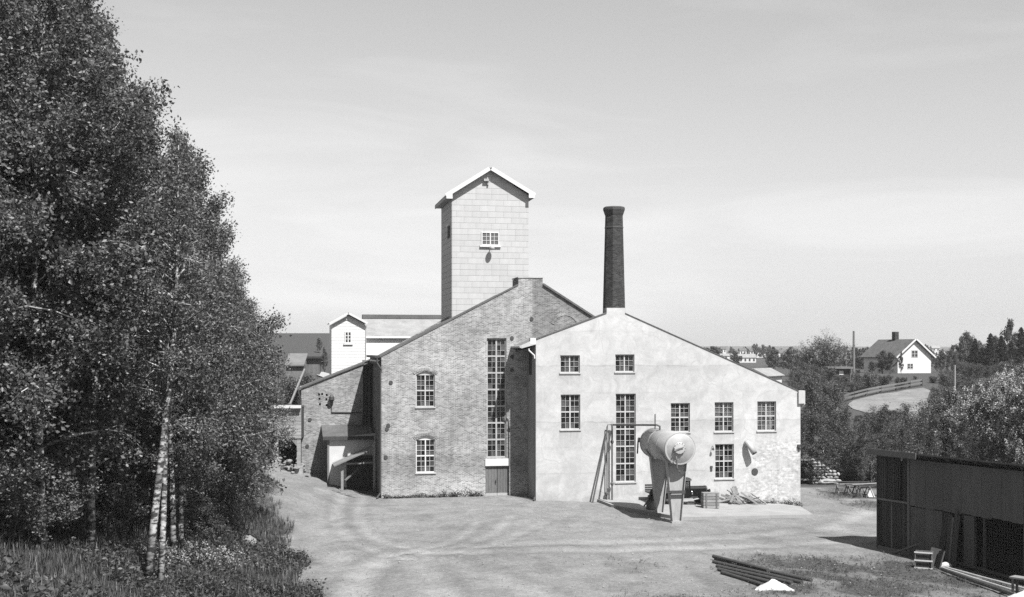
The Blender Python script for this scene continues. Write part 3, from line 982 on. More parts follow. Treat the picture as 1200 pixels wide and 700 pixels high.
MB().box(wr[0], wr[1], -0.007, -0.002, wr[2], wr[3]).obj('window_back', mat_basic('dusty_pane', 0.09, bmp=0), tower)
MB().box(wr[0] - 0.12, wr[1] + 0.12, -0.14, -0.004, wr[2] - 0.12, wr[2] - .003).obj('window_sill', M['white'], tower)
lu, lz = P(574, 291)
o = MB().tube([(lu, 0, lz - 0.15), (lu, -0.3, lz + 0.0), (lu + 0.05, -0.45, lz + 0.05)], 0.035, 6)
o.lathe([(0.05, 0.14), (0.10, 0.10), (0.24, -0.05), (0.22, -0.07)], 14, Matrix.Translation((lu + 0.08, -0.5, lz + 0.02)) @ Matrix.Rotation(R_(35), 4, 'X'))
o.obj('lamp', M['galv'], tower, smooth=True)
vu, vz = P(569.5, 211)
MB().box(vu - 0.2, vu + 0.2, -0.25, -0.002, vz - 0.12, vz + 0.06).box(vu + 0.1, vu + 0.2, -0.16, -0.001, vz - 0.42, vz - 0.125).obj('hoist_bracket', M['sash_old'], tower)
MB().box(t0 - 0.06, t0 - 0.03, 1.0, 2.2, FT.z(527, 277), FT.z(527, 263)).obj('side_window', M['dark'], tower)
MB().box(t0 - 0.16, t0 - 0.03, 0.9, 2.3, FT.z(527, 263) + .003, FT.z(527, 261)).obj('side_window_hood', M['white'], tower)

# ---- chimney ---------------------------------------------------------
ch_v = 9.0
cw = FS.world(FS.u(719.5, ch_v), ch_v)
stack = thing('chimney_stack', 'tall tapering dark brick factory chimney with a flared cap', 'chimney', (cw.x, cw.y, 0), ANG)
dd = cw.y
def cz(py): return EYE - (py - HY) / FPX * dd
def cr(pxw): return pxw / 2 / FPX * dd
prof = [(cr(27.5), 0.0), (cr(26.6), cz(370)), (cr(20.6), cz(252.5))]
n = 6
full = [(prof[0][0] , -0.5)] + [(prof[1][0] + (prof[2][0] - prof[1][0]) * i / n, prof[1][1] + (prof[2][1] - prof[1][1]) * i / n) for i in range(n + 1)]
MB().lathe(full, 8).obj('shaft', M['brick_stack'], stack)
MB().lathe([(cr(20.6) + .005, cz(253) + .003), (cr(22.5), cz(251)), (cr(24.4), cz(248)), (cr(25.6), cz(246.5)), (cr(25.6), cz(244)), (cr(23.5), cz(242.8)), (cr(16), cz(242.6))], 8).obj('cap', mat_basic('cap_brick', 0.05, 0.3, 4, rough=0.9), stack)
MB().lathe([(cr(21.9), cz(268)), (cr(22.3), cz(267.6)), (cr(22.3), cz(266.6)), (cr(21.6), cz(266.3))], 8).obj('iron_band', M['iron'], stack)

# ---- white timber building behind ------------------------------------
white = thing('white_mill_house', 'white boarded building with small gabled hoist tower and long wing behind the brick roof', 'building', (FW.ox, FW.oy, 0), ANG)
U = FW.u; P = FW.p
h0, h1 = U(388.5), U(428)
hz = FW.z(408, 380.5); hap = FW.z(408, 369.5); hc = (h0 + h1) / 2
HD = 5.0
MB().prism([(h0, -1), (h1, -1), (h1, hz), (hc, hap), (h0, hz)], 'y', 0.03, HD).obj('wall', M['white_wood'], white)
bm_ = None
nb = 44
bh_ = (hap - 2.0) / nb
for j in range(nb):
    z0 = 2.0 + j * bh_; z1 = z0 + bh_
    if z1 > hz:
        f = (z1 - hz) / (hap - hz)
        a0, a1 = h0 + f * (hc - h0), h1 + f * (hc - h1)
        if a1 - a0 < 0.1: break
        me = MB().prism([(a0, 0), (a1, 0), (a1, bh_ - .02), (a0, bh_ - .02)], 'y', 0.0, 0.028).mesh('board', M['white_wood'])
    else:
        if bm_ is None:
            bm_ = MB().box(h0, h1, 0.0, 0.028, 0.0, bh_ - .02).mesh('board', M['white_wood'])
        me = bm_
    link('board', me, white, (0, 0, z0))
e0, e1, pk = P(386.5, 379.5), P(430, 379), P(408, 367.3)
for q in (e0, e1):
    slope(q, pk, 0.09, -0.35, HD + 0.2, 'roof', M['roof_pale'], white)
    slope((q[0], q[1] - 0.1), (pk[0], pk[1] - 0.1), 0.2, -0.4, -0.353, 'barge_board', M['white'], white)
ww = rect(FW, 404, 388.5, 412, 402.5)
window(white, ww, 2, 1, (1, 3), -0.06, 'white', sill=False, fw=0.10, mw=0.10, tw=0.07)
MB().box(ww[0], ww[1], -0.008, -0.003, ww[2], ww[3]).obj('window_back', M['dark'], white)
MB().box(ww[0] - .12, ww[1] + .12, -0.12, -0.003, ww[2] - .14, ww[2] - .003).obj('window_sill', M['white'], white)
l0, l1 = U(428.2, 1.2), U(540, 1.2)
FL = Frame(*FW.origin(1.2), ANG)
le, lr = FL.z(465, 396), FL.z(465, 381)
MB().box(l0 + .01, l1, 1.2, 9.5, -1, le).obj('long_wall', M['white_wood'], white)
MB().prism([(1.03, le - 0.06), (1.03, le + 0.05), (5.4, lr + 0.9), (10.0, le + .05), (10.0, le - .12), (5.4, lr + 0.7)], 'x', l0 - 0.05, l1 + 0.3).obj('long_roof', M['roof_pale'], white)
MB().box(l0 - 0.03, l1 + 0.32, 4.9, 5.9, lr + 0.72, lr + 1.12).obj('ridge_board', M['roof'], white)
MB().tube([(l0 + .05, 0.98, le - 0.0), (l1 + 0.3, 0.98, le - 0.0)], 0.10, 8).obj('gutter', M['white'], white)
MB().tube([(h1 + .06, -0.05, hz - 0.1), (h1 + .06, -0.05, 3)], 0.05, 6).obj('downpipe', M['sash_old'], white)

# ---- low brick wing --------------------------------------------------
wing = thing('brick_wing', 'low brick wing with a sloping roof, set back left of the tall brick mill', 'building', (FG.ox, FG.oy, 0), ANG)
U = FG.u; P = FG.p
g0, g1 = U(353), U(425.5)
ga, gb = FG.z(353, 455.5), FG.z(425.5, 427)
gs = (gb - ga) / (g1 - g0)
small = []
for px, py in ((374, 462.5), (377.5, 462), (383, 463), (374.5, 467.5), (382.5, 468), (375, 474), (382.8, 475)):
    u_, z_ = P(px, py)
    small.append([(u_ - .07, z_ - .09), (u_ + .07, z_ - .09), (u_ + .06, z_ + .09), (u_ - .07, z_ + .08)])
facade('front_wall', [(g0, 0.0), (g1, -0.3), (g1, gb), (g0, ga)], small, 0.35, M['brick_wing'], wing)
gx = U(447) + 1.0
MB().box(g1 + 0.01, gx, 1.0, 1.12, -0.3, gb + 0.3).obj('recess_wall', M['grey_wood'], wing)
for i in range(7):
    x = g1 + 0.05 + i * 0.28
    MB().box(x, x + 0.10, 0.93, 1.0, 0.2, gb + 0.1).obj('recess_batten', M['tar'], wing)
MB().box(g1 - 0.3, g1 + .0, 0.36, 1.0, -0.3, gb - .1).obj('recess_cheek', M['brick_side'], wing)
MB().box(g0 + 0.0, g0 + 0.35, 0.353, 9.0, 0.0, ga - 0.05).obj('side_wall', M['brick_side'], wing)
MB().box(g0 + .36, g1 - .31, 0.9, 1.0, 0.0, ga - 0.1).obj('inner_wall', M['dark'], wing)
slope((g0, ga), (gx, ga + gs * (gx - g0)), 0.10, -0.12, 0.36, 'coping', M['roof'], wing, 0.2, 0)
slope((g0, ga), (gx, ga + gs * (gx - g0)), 0.14, 0.37, 9.0, 'roof', M['roof'], wing, 0.2, 0, 0.25)
o = MB()
a = (g0 - 0.15, ga - 0.05)
o.tube([(a[0] - .05, -0.2, a[1]), (a[0] - .05, -0.2, a[1] - .3), (a[0] + .12, -0.12, a[1] - .7), (a[0] + .12, -0.12, 1.4)], 0.06, 8).obj('downpipe', M['iron'], wing)
lu, lz = P(388.5, 467)
MB().lathe([(0.05, 0.3), (0.2, 0.12), (0.22, -0.1), (0.08, -0.28)], 12, Matrix.Translation((lu, -0.25, lz))).tube([(lu, -0.2, lz - .2), (lu, -0.06, lz - .4), (lu, -0.06, lz - 1.05), (lu + 2.3, -0.06, lz - 1.1), (lu + 2.3, -0.06, lz - 2.3)], 0.035, 6).obj('wall_lamp', M['iron'], wing)
for px, py in ((363, 492), (360, 523)):
    o = MB(); disc(o, U(px), FG.z(px, py), 0.15); o.obj('wall_anchor', M['iron'], wing)
# ------------------------------------------------------------------ lean-to in the corner of wing and mill
def px_v(px, py, v):                       # point on the plane v behind the main front, in its axes
    f = Frame(*FB.origin(v), ANG)
    return (f.u(px), v, f.z(px, py))
LV = 4.6
FLt = Frame(*FB.origin(LV), ANG)
lean = thing('lean_to', 'white-walled lean-to with dark roof and plank canopy in the corner of the brick wing', 'lean-to', (FLt.ox, FLt.oy, 0), ANG)
u0, u1 = FLt.u(384), FLt.u(440)
zt0, zt1 = FLt.z(384, 514), FLt.z(440, 508)
MB().prism([(u0, 0.0), (u1, 0.0), (u1, zt1), (u0, zt0)], 'y', 0.0, 0.2).obj('front_wall', mat_basic('lean_to_whitewash', 0.44, 0.1, 1.2, bmp=.1), lean)
MB().box(u0 + .002, u0 + .2, 0.203, FG_V - LV - .01, 0, zt0 - .05).obj('side_wall', M['grey_wood'], lean)
MB().prism([(-0.25, zt0 - 0.03), (-0.25, zt0 + 0.10), (FG_V - LV - 0.01, zt0 + 0.75), (FG_V - LV - .01, zt0 + 0.6)], 'x', u0 - 0.35, u1 - 0.15).obj('roof', M['roof'], lean)
MB().box(u0 - 0.36, u1 - .14, -0.31, -0.255, zt0 - 0.1, zt0 + 0.16).obj('fascia_board', M['tar'], lean)
MB().box(u0 - 0.02, u0 + 0.12, -0.06, -0.003, 0, zt0 - .12).obj('corner_board', M['grey_wood'], lean)
MB().box(FLt.u(406), u1 - .2, -.035, -.003, 0, FLt.z(420, 534)).obj('opening_shade', M['dark'], lean)  # flat dark panel on the wall, painting the opening's shade under the canopy
c0 = (FLt.u(391, -2.0), FLt.z(391, 546, -2.0)); c1 = (FLt.u(438, -2.0), FLt.z(438, 525, -2.0))
for i in range(5):
    y = -2.3 + i * 0.5
    MB().beam((c0[0], y, c0[1]), (c1[0], y, c1[1]), 0.47, 0.06).obj('canopy_plank', M['old_wood'], lean)
pu = FLt.u(401, -2.0)
MB().box(pu - 0.09, pu + 0.09, -2.1, -1.92, 0.0, FLt.z(401, 541.5, -2.0)).obj('post', M['old_wood'], lean)
MB().beam((pu, -2.02, FLt.z(401, 544, -2)), (FLt.u(438, -2), -2.02, FLt.z(438, 542, -2)), 0.12, 0.12).obj('rail', M['old_wood'], lean)
MB().beam((pu + .2, -1.9, 1.1), (FLt.u(436, -2), -0.2, 2.6), 0.12, 0.1).obj('brace', M['grey_wood'], lean)
# scrap at the foot of the post
rng = random.Random(12)
for i in range(4):
    g = ground(391 + 6 * i, 576 + 2 * i)
    o = MB().beam((-0.6, 0, 0.08), (0.6, 0.1, 0.1 + 0.06 * (i % 2)), 0.14, 0.05).obj('scrap_board', M['old_wood'], None, loc=(g.x, g.y, g.z))
    o.rotation_euler = (0, 0, rng.uniform(-0.5, 0.5))
    tag(o, 'short weathered board lying by the lean-to post', 'board', 'scrap boards at the lean-to')

# ------------------------------------------------------------------ boarded shed on posts, far left
sd_d = 87.6
a = at(315, 478, sd_d)
FD = Frame(a.x, a.y, R_(4))
M['pale_wood'] = mat_basic('pale_boards', 0.27, 0.25, 2.0, (.6, 6, 6), rough=0.85, fine=0.2, fscale=10, rnd=0.2)
ls = thing('post_shed', 'small shed of pale horizontal boards raised on posts beside the brick wing', 'shed', (a.x, a.y, 0), R_(4))
U = FD.u
s0, s1 = U(296), U(353)
zt_, zb_ = FD.z(335, 478), FD.z(335, 514)
nb = 9
for j in range(nb):
    h = (zt_ - zb_) / nb
    z0 = zb_ + j * h
    off = 0.0 if j > 0 else 0.0
    wu0, wu1 = U(316), U(322)
    if j in (6, 7):
        MB().box(s0, wu0, 0.0, 0.03, z0, z0 + h - .02).obj('board', M['pale_wood'], ls)
        MB().box(wu1, s1, 0.0, 0.03, z0, z0 + h - .02).obj('board', M['pale_wood'], ls)
    else:
        MB().box(s0, s1, 0.004 * (j % 2), 0.03, z0, z0 + h - 0.02).obj('board', M['pale_wood'], ls)
MB().box(s0, s1, 0.05, 5.0, zb_, zt_).obj('loft_box', M['tar'], ls)
w = window(ls, (U(316) + .03, U(322) - .03, zb_ + 6 * h, zb_ + 8 * h - .05), 1, 1, (2, 2), -0.03, 'sash', sill=False, fw=.06, tw=.04)
MB().prism([(-0.3, zt_ + 0.03), (-0.3, zt_ + .16), (5.2, zt_ + .0), (5.2, zt_ - .15)], 'x', s0 - .2, s1 + 0.02).obj('roof', M['roof'], ls)

MB().box(s0 - .2, s1 + .03, -0.36, -0.303, zt_ - 0.02, zt_ + 0.2).obj('fascia_board', M['white'], ls)
for px in (300, 323.5, 350):
    gz = float(zt(*FD.world(U(px), 0.2).xy)) - 0.3
    MB().box(U(px) - 0.14, U(px) + 0.14, 0.06, 0.34, gz, zb_ - .002).obj('post', M['pale_wood'], ls)
    MB().box(U(px) - 0.3, U(px) + 0.3, 0.0, 0.5, gz - .3, gz + .9).obj('footing', M['stone'], ls)
MB().box(s0, s1, 4.0, 4.2, 0, zb_ - .01).obj('back_wall', M['dark'], ls)
MB().prism([(U(340), zb_ - .01), (U(352), zb_ - .01), (U(352), zb_ - 0.9)], 'y', 0.08, 0.2).obj('corner_brace', M['old_wood'], ls)

# loose stones --------------------------------------------------------
def rock_mesh(name, seed, mat, flat=0.7):
    r = np.random.default_rng(seed)
    bm = bmesh.new()
    bmesh.ops.create_icosphere(bm, subdivisions=2, radius=1.0)
    k = r.normal(size=(6, 3)); off = r.uniform(0.62, 0.95, 6)
    k /= np.linalg.norm(k, axis=1, keepdims=True)
    for v in bm.verts:                       # chop with a few planes
        for n_, o_ in zip(k, off):
            d = v.co.dot(Vector(n_)) - o_
            if d > 0: v.co -= Vector(n_) * d
        v.co *= 1 + r.uniform(-0.05, 0.05)
        v.co.z *= flat
    me = bpy.data.meshes.new(name); bm.to_mesh(me); bm.free()
    me.materials.append(mat)
    return me
ROCKS = [rock_mesh('stone', i, M['stone']) for i in range(5)]

def rubble(name, px_list, n, size, label, cat, seed, mat=None, spread=0.6, pile=0.5):
    r = random.Random(seed)
    mb = MB()
    for i in range(n):
        px, py = px_list[r.randrange(len(px_list))]
        g = ground(px, py)
        s = size * r.uniform(0.4, 1.3)
        c = g + Vector((r.gauss(0, spread), r.gauss(0, spread * .6), 0))
        c.z = float(zt(c.x, c.y)) + max(0, pile * (1 - (c - g).length / (spread * 2.2))) * r.random() + s * .2
        me = ROCKS[r.randrange(5)]
        m = Matrix.Translation(c) @ Matrix.Rotation(r.uniform(0, 6.28), 4, 'Z') @ Matrix.Diagonal((s, s * r.uniform(.6, 1), s * r.uniform(.5, 1), 1))
        mb.add([m @ v.co for v in me.vertices], [tuple(p.vertices) for p in me.polygons])
    o = mb.obj(name, mat or M['stone'], fix=False)
    return tag(o, label, cat, kind='stuff')
rubble('rubble', [(328, 549), (335, 548), (342, 549), (348, 551), (338, 552)], 160, 0.22, 'heap of broken stone and rubble under the raised shed', 'rubble', 2, pile=0.9, spread=0.9)
rubble('rubble', [(862, 590), (870, 591), (880, 591), (893, 592), (905, 592), (920, 592), (868, 588)], 190, 0.17, 'low spread of rubble along the foot of the pale mill wall', 'rubble', 3, spread=0.5, pile=0.5)

# ------------------------------------------------------------------ concrete apron
ap_pts = [(700, 588.5), (716, 595), (760, 603), (797, 610), (850, 609), (953, 606.5), (938, 597), (900, 591.5)]
loc = []
for p in ap_pts:
    g = ground(*p); loc.append(g)
mb = MB()
n = len(loc)
top = [Vector((g.x, g.y, g.z + 0.2)) for g in loc]; bot = [Vector((g.x, g.y, g.z - 0.3)) for g in loc]
mb.add(top + bot, [tuple(range(n))] + [(i, (i + 1) % n, (i + 1) % n + n, i + n) for i in range(n)])
o = mb.obj('concrete_apron', M['concrete'])
tag(o, kind='structure')
def apron_z(w): return float(zt(w.x, w.y)) + 0.2

# ------------------------------------------------------------------ tank on two piers
nearp = at(797, 526, 73.2)
tk = thing('storage_tank', 'large pale horizontal steel tank with domed ends on two tapered piers', 'tank', (nearp.x, nearp.y, 0), ANG)
TZ = nearp.z
TRAD, TL = 0.98, 5.2
rot = Matrix.Translation((0, 0, TZ)) @ Matrix.Rotation(-math.pi / 2, 4, 'X')   # local z of the lathe -> local +y
prof = []
for i in range(9):                                    # near dome
    t = i / 8 * math.pi / 2
    prof.append((max(0.02, TRAD * i / 8), -0.27 * (1 - (i / 8) ** 2)))
prof += [(TRAD, 0.0)]
shell = MB().lathe([(TRAD - .012, 0.02), (TRAD - .012, TL - .02)], 48, rot)
shell.obj('shell', M['tank'], tk, smooth=False).data.polygons.foreach_set('use_smooth', [True] * 48 + [False] * 2)
MB().lathe(prof, 48, rot).obj('end_dome', M['tank'], tk, smooth=True)
prof2 = [(r_, TL - h_) for r_, h_ in reversed(prof)]
MB().lathe(prof2, 48, rot).obj('end_dome', M['tank'], tk, smooth=True)
for y in (0.03, TL * 0.34, TL * 0.67, TL - 0.05):
    MB().lathe([(TRAD + .001, y - .06), (TRAD + .010, y - .05), (TRAD + .010, y + .05), (TRAD + .001, y + .06)], 48, rot).obj('seam_band', M['tank'], tk, smooth=False)
# manhole on the near dome
mh = Matrix.Translation((-0.15, -0.28, TZ + 0.05)) @ Matrix.Rotation(-math.pi / 2, 4, 'X')
o = MB().lathe([(0.28, 0.2), (0.28, 0.0), (0.37, -0.02), (0.37, -0.07), (0.33, -0.10), (0.1, -0.12)], 24, mh)
mho = o.obj('manhole', M['galv'], tk)
for k in range(12):
    a_ = k * math.pi / 6
    MB().lathe([(0.022, -0.10), (0.022, -0.13)], 6, mh @ Matrix.Translation((0.335 * math.cos(a_), 0.335 * math.sin(a_), 0))).obj('bolt', M['iron'], mho)
MB().beam((-0.45, -0.46, TZ - 0.02), (0.08, -0.46, TZ + 0.12), 0.035, 0.04).obj('clamp_bar', M['pipe'], mho)
# drain pipe and valve under the near dome
MB().tube([(-0.35, -0.28, TZ - 0.45), (-0.37, -0.48, TZ - 0.62), (-0.37, -0.5, TZ - 1.15), (-0.2, -0.5, TZ - 1.35), (0.0, -0.45, TZ - 1.4)], 0.05, 8).obj('drain_pipe', M['pipe'], tk)
MB().lathe([(0.02, -.03), (0.13, -0.03), (0.13, .03), (0.02, .03)], 14, Matrix.Translation((-0.05, -0.55, TZ - 1.4)) @ Matrix.Rotation(math.pi / 2, 4, 'X')).obj('valve', M['iron'], tk)
# far-end fittings
MB().tube([(-0.2, TL + .25, TZ + 0.15), (-1.0, TL + 0.3, TZ + 0.15)], [0.12, 0.16], 10).tube([(-1.0, TL + .3, TZ + 0.1), (-1.05, TL + .3, TZ - 0.75)], 0.05, 6).obj('outlet', M['iron'], tk)
# piers
def pier(y, topw, botw, label=None):
    wv = Frame(nearp.x, nearp.y, ANG).world(0, y)
    zb = apron_z(wv) - 0.12
    r0 = TRAD + 0.02
    q = []
    for i in range(13):
        th = math.pi * (1.0 + i / 12)
        if abs(r0 * math.cos(th)) <= topw / 2: q.append((r0 * math.cos(th), TZ + r0 * math.sin(th)))
    zc = TZ - math.sqrt(max(0, r0 * r0 - topw * topw / 4))
    poly = [(-botw / 2, zb), (botw / 2, zb), (topw / 2, zc)] + [p for p in reversed(q)] + [(-topw / 2, zc)]
    p_ = MB().prism(poly, 'y', y - 0.02, y + 0.02).obj('pier', M['pier'], tk)
    fl = MB()
    for sgn in (-1, 1):
        fl.beam((sgn * (botw / 2 + .02), y, zb), (sgn * (topw / 2 + .02), y, zc + .02), 0.42, 0.035)
    fl.obj('flange', M['pier'], p_)
    MB().box(-botw / 2 - 0.12, botw / 2 + 0.12, y - 0.3, y + 0.3, zb - .1, zb + 0.06).obj('foot_plate', M['pier'], p_)
    return p_, zb, zc
pn, zb, zc = pier(0.75, 1.22, 0.50)
pf, zb2, zc2 = pier(4.1, 1.22, 0.34)
MB().box(-0.52, 0.52, 0.50, 0.545, zb + 1.75, zb + 1.95).obj('tie_bar', M['iron'], tk)
for y in (0.75, 4.1):                                  # saddles
    qq = []
    for i in range(13):
        th = math.pi * (1.12 + 0.76 * i / 12)
        qq.append((th,))
    outer = [((TRAD + .10) * math.cos(t[0]), TZ + (TRAD + .10) * math.sin(t[0])) for t in qq]
    inner = [((TRAD + .012) * math.cos(t[0]), TZ + (TRAD + .012) * math.sin(t[0])) for t in reversed(qq)]
    MB().prism(outer + inner, 'y', y - 0.24, y + 0.24).obj('saddle', M['pier'], tk)
# pipework from the ground to the top of the tank, a tripod brace and a thin vent mast
FK = Frame(*FS.origin(-0.32), ANG)
pipes = thing('fill_pipe', 'dark pipework rising from the ground and running across to the top of the tank', 'pipework', (FK.ox, FK.oy, 0), ANG)
pu, pz = FK.p(717.3, 498)
gz_ = FK.gz(pu, 0) - .1
tu, tv, _ = FK.local(Frame(nearp.x, nearp.y, ANG).world(-0.25, TL * 0.62))
ztop = TZ + TRAD
MB().tube([(pu, 0, gz_), (pu, 0, pz - .02)], 0.062, 8).obj('riser', M['pipe'], pipes)
MB().tube([(pu - .06, 0, pz), (pu + 0.12, 0, pz), (tu - 0.2, tv, ztop + 0.28), (tu, tv, ztop + 0.2), (tu, tv, ztop - 0.05)], 0.065, 8).obj('cross_pipe', M['pipe'], pipes)
for py in (518, 567):
    zz = FK.z(717.3, py)
    MB().lathe([(0.06, -0.12), (0.12, -0.05), (0.12, 0.05), (0.06, 0.12)], 10, Matrix.Translation((pu, 0, zz))).obj('coupling', M['pipe'], pipes)
su = FK.u(711.8)
MB().tube([(su, 0.1, gz_), (su, 0.1, FK.z(712, 500))], 0.045, 8).obj('standpipe', M['pipe'], pipes)
MB().tube([(su, 0.1, FK.z(712, 505)), (su + 0.03, 0.05, pz), (pu, 0, pz + .01)], 0.035, 6).obj('brace_wire', M['pipe'], pipes)
MB().tube([(FK.u(693.5), -0.2, FK.gz(FK.u(693.5), -.2)), (su, 0.1, FK.z(712, 506))], 0.06, 8).obj('raking_strut', M['pipe'], pipes)
MB().lathe([(0.05, -0.1), (0.13, -0.06), (0.13, 0.06), (0.05, 0.1)], 10, Matrix.Translation((su, 0.1, gz_ + 0.75))).obj('coupling', M['pipe'], pipes)
mu, mv, _ = FK.local(Frame(nearp.x, nearp.y, ANG).world(-0.35, TL * 0.75))
MB().tube([(mu, mv, ztop - .02), (mu, mv, ztop + 0.95)], 0.04, 6).obj('vent_mast', M['pipe'], pipes)

# small hand-wheel pump beside the far pier
g = ground(762.5, 601)
pm = thing('hand_pump', 'small dark pump with a flywheel and lever beside the far pier of the tank', 'pump', (g.x, g.y, apron_z(g)), ANG + R_(30))
MB().box(-0.22, 0.22, -0.2, 0.2, -0.05, 0.5).box(-0.14, 0.14, -0.14, 0.14, 0.5, 0.95).obj('pump_body', M['pipe'], pm)
wm = Matrix.Translation((0.0, -0.3, 1.0)) @ Matrix.Rotation(math.pi / 2, 4, 'X')
o = MB().lathe([(0.36, -.05), (0.42, -.05), (0.42, 0.05), (0.36, 0.05), (0.36, -.05)], 20, wm)
for k in range(5):
    a_ = k * 2 * math.pi / 5
    o.beam((0, -.3, 1.0), (0.38 * math.cos(a_), -.3, 1 + .38 * math.sin(a_)), 0.05, 0.05)
o.obj('flywheel', M['tyre'], pm)
MB().beam((0, 0, 0.85), (-0.75, -0.1, 0.3), 0.06, 0.08).obj('lever', M['iron'], pm)

# ------------------------------------------------------------------ old lorry against the wall
tv_ = -1.45
FX = Frame(*FS.origin(tv_), ANG)
fu = FX.u(822.5)
wz = FX.world(fu, 0)
truck = thing('vintage_lorry', 'black vintage lorry with a boxy cab and long bonnet parked behind the tank', 'lorry', (*FX.world(fu, 0).xy, apron_z(wz) - 0.02), ANG)
def arc(cx, cz, r, a0, a1, n): return [(cx + r * math.cos(R_(a0 + (a1 - a0) * i / n)), cz + r * math.sin(R_(a0 + (a1 - a0) * i / n))) for i in range(n + 1)]
WR = 0.40
def wheel(x, y):
    m = Matrix.Translation((x, y, WR)) @ Matrix.Rotation(math.pi / 2, 4, 'X')
    w = MB().lathe([(WR - .11, -.06), (WR - .02, -.075), (WR, -.04), (WR, .04), (WR - .02, .075), (WR - .11, .06), (WR - .11, -.06)], 26, m).obj('wheel', M['tyre'], truck, smooth=False)
    h = MB().lathe([(0.03, -.1), (0.085, -.08), (0.085, .08), (0.03, .1)], 12, m)
    h.lathe([(WR - .125, -.04), (WR - .105, -.04), (WR - .105, .04), (WR - .125, .04), (WR - .125, -.04)], 24, m)
    for k in range(12):
        a_ = k * math.pi / 6
        h.tube([m @ Vector((0.06 * math.cos(a_), 0.06 * math.sin(a_), 0.0)), m @ Vector(((WR - .115) * math.cos(a_), (WR - .115) * math.sin(a_), 0))], 0.014, 5)
    h.obj('rim', M['iron'], w)
XR = -2.75                                      # rear axle, front axle at 0
for x in (0.0, XR):
    for y in (-0.68, 0.68): wheel(x, y)
MB().box(-3.6, 0.35, -0.36, -0.28, 0.48, 0.60).box(-3.6, 0.35, 0.28, 0.36, 0.48, 0.60).box(-0.05, 0.05, -.62, .62, 0.36, 0.44).box(XR - .05, XR + .05, -.62, .62, .36, .46).obj('chassis', M['iron'], truck)
# bonnet: rounded top
bw = 0.36
sec = [(-bw, 0.62), (bw, 0.62), (bw, 1.12)] + [(bw * math.cos(R_(a_)) , 1.12 + 0.16 * math.sin(R_(a_))) for a_ in range(15, 166, 15)] + [(-bw, 1.12)]
MB().prism(sec, 'x', -0.98, 0.18).obj('bonnet', M['truck'], truck)
lv = MB()
for i in range(9):
    x = -0.85 + i * 0.09
    lv.box(x, x + .03, -bw - .012, -bw, 0.76, 1.04)
lv.obj('louvres', M['truck'], truck)
rad = [(p[0] * 1.06, 0.6 + (p[1] - 0.62) * 1.05) for p in sec]
MB().prism(rad, 'x', 0.183, 0.27).obj('radiator', M['iron'], truck)
MB().prism([(p[0] * 0.86, 0.66 + (p[1] - .62) * .88) for p in sec], 'x', 0.272, 0.285).obj('radiator_grille', M['chrome'], truck)
# cab
side = [(-1.95, 0.62), (-0.98, 0.62), (-0.98, 1.16), (-1.06, 1.22), (-1.10, 1.72), (-1.95, 1.72)]
cab_t = MB()
for y in (-0.66, 0.62):
    cab_t.prism([(-1.95, 0.62), (-0.99, 0.62), (-0.99, 1.19), (-1.95, 1.19)], 'y', y, y + .04)
    for x0, x1 in ((-1.95, -1.84), (-1.15, -1.06)):
        cab_t.box(x0, x1, y, y + .04, 1.19, 1.72)
    cab_t.box(-1.84, -1.15, y, y + .04, 1.66, 1.72)
cab_t.box(-1.95, -1.91, -.615, .615, .62, 1.25).box(-1.95, -1.91, -.615, .615, 1.6, 1.72).box(-1.95, -1.91, -.615, -.4, 1.25, 1.6).box(-1.95, -1.91, .4, .615, 1.25, 1.6)
cab_t.box(-1.03, -.99, -.615, .615, .62, 1.18).box(-1.1, -1.06, -.615, .615, 1.64, 1.72).box(-1.95, -.99, -.66, .66, 0.58, 0.618)
cab_t.obj('cab', M['truck'], truck)
rf = [(-0.70, 1.722), (0.70, 1.722)] + [(0.70 * math.cos(R_(a_)), 1.74 + 0.13 * math.sin(R_(a_)) ** 0.7) for a_ in range(0, 181, 15)]
MB().prism([(p[0], p[1]) for p in rf], 'x', -2.0, -0.98).obj('cab_roof', M['truck'], truck)
MB().box(-1.84, -1.15, -0.645, -0.64, 1.19, 1.66).obj('cab_window', M['glass'], truck)
MB().box(-1.055, -1.05, -0.6, 0.6, 1.19, 1.64).obj('windscreen', M['glass'], truck)
MB().box(-1.8, -1.2, -.5, .5, 0.7, 1.0).box(-1.86, -1.72, -.5, .5, 1.0, 1.4).obj('seat', M['tyre'], truck)
MB().box(-1.78, -1.2, -0.668, -0.662, 0.68, 1.16).box(-1.72, -1.62, -.70, -.668, 1.06, 1.09).obj('cab_door', M['truck'], truck)
# mudguards and running boards
for y in (-0.82, 0.54):
    fo = arc(0.0, WR, 0.52, 10, 165, 10); fi = arc(0.0, WR, 0.48, 165, 10, 10)
    MB().prism(fo + fi, 'y', y, y + .28).obj('mudguard', M['truck'], truck)
    fo = arc(XR, WR, 0.50, 5, 175, 10); fi = arc(XR, WR, 0.46, 175, 5, 10)
    MB().prism(fo + fi, 'y', y, y + .28).obj('mudguard', M['truck'], truck)
    MB().beam((-0.49, y + .14, 0.50), (-0.95, y + .14, 0.40), 0.28, 0.035).box(-2.25, -0.93, y, y + .28, 0.38, 0.42).obj('running_board', M['galv'], truck)
for y in (-0.44, 0.44):
    hm = Matrix.Translation((0.42, y, 0.98)) @ Matrix.Rotation(math.pi / 2, 4, 'Y')
    hl = MB().lathe([(0.02, -0.2), (0.08, -0.15), (0.125, -0.02), (0.13, 0.0)], 16, hm).obj('headlight', M['truck'], truck, smooth=True)
    MB().lathe([(0.128, 0.001), (0.12, 0.012), (0.05, .03)], 16, hm).obj('lens', M['chrome'], hl)
MB().tube([(0.33, -.6, .98), (0.33, .6, .98)], 0.02, 6).tube([(0.3, -.44, .6), (0.33, -.44, .95)], .02, 6).tube([(0.3, .44, .6), (0.33, .44, .95)], .02, 6).obj('lamp_bar', M['iron'], truck)
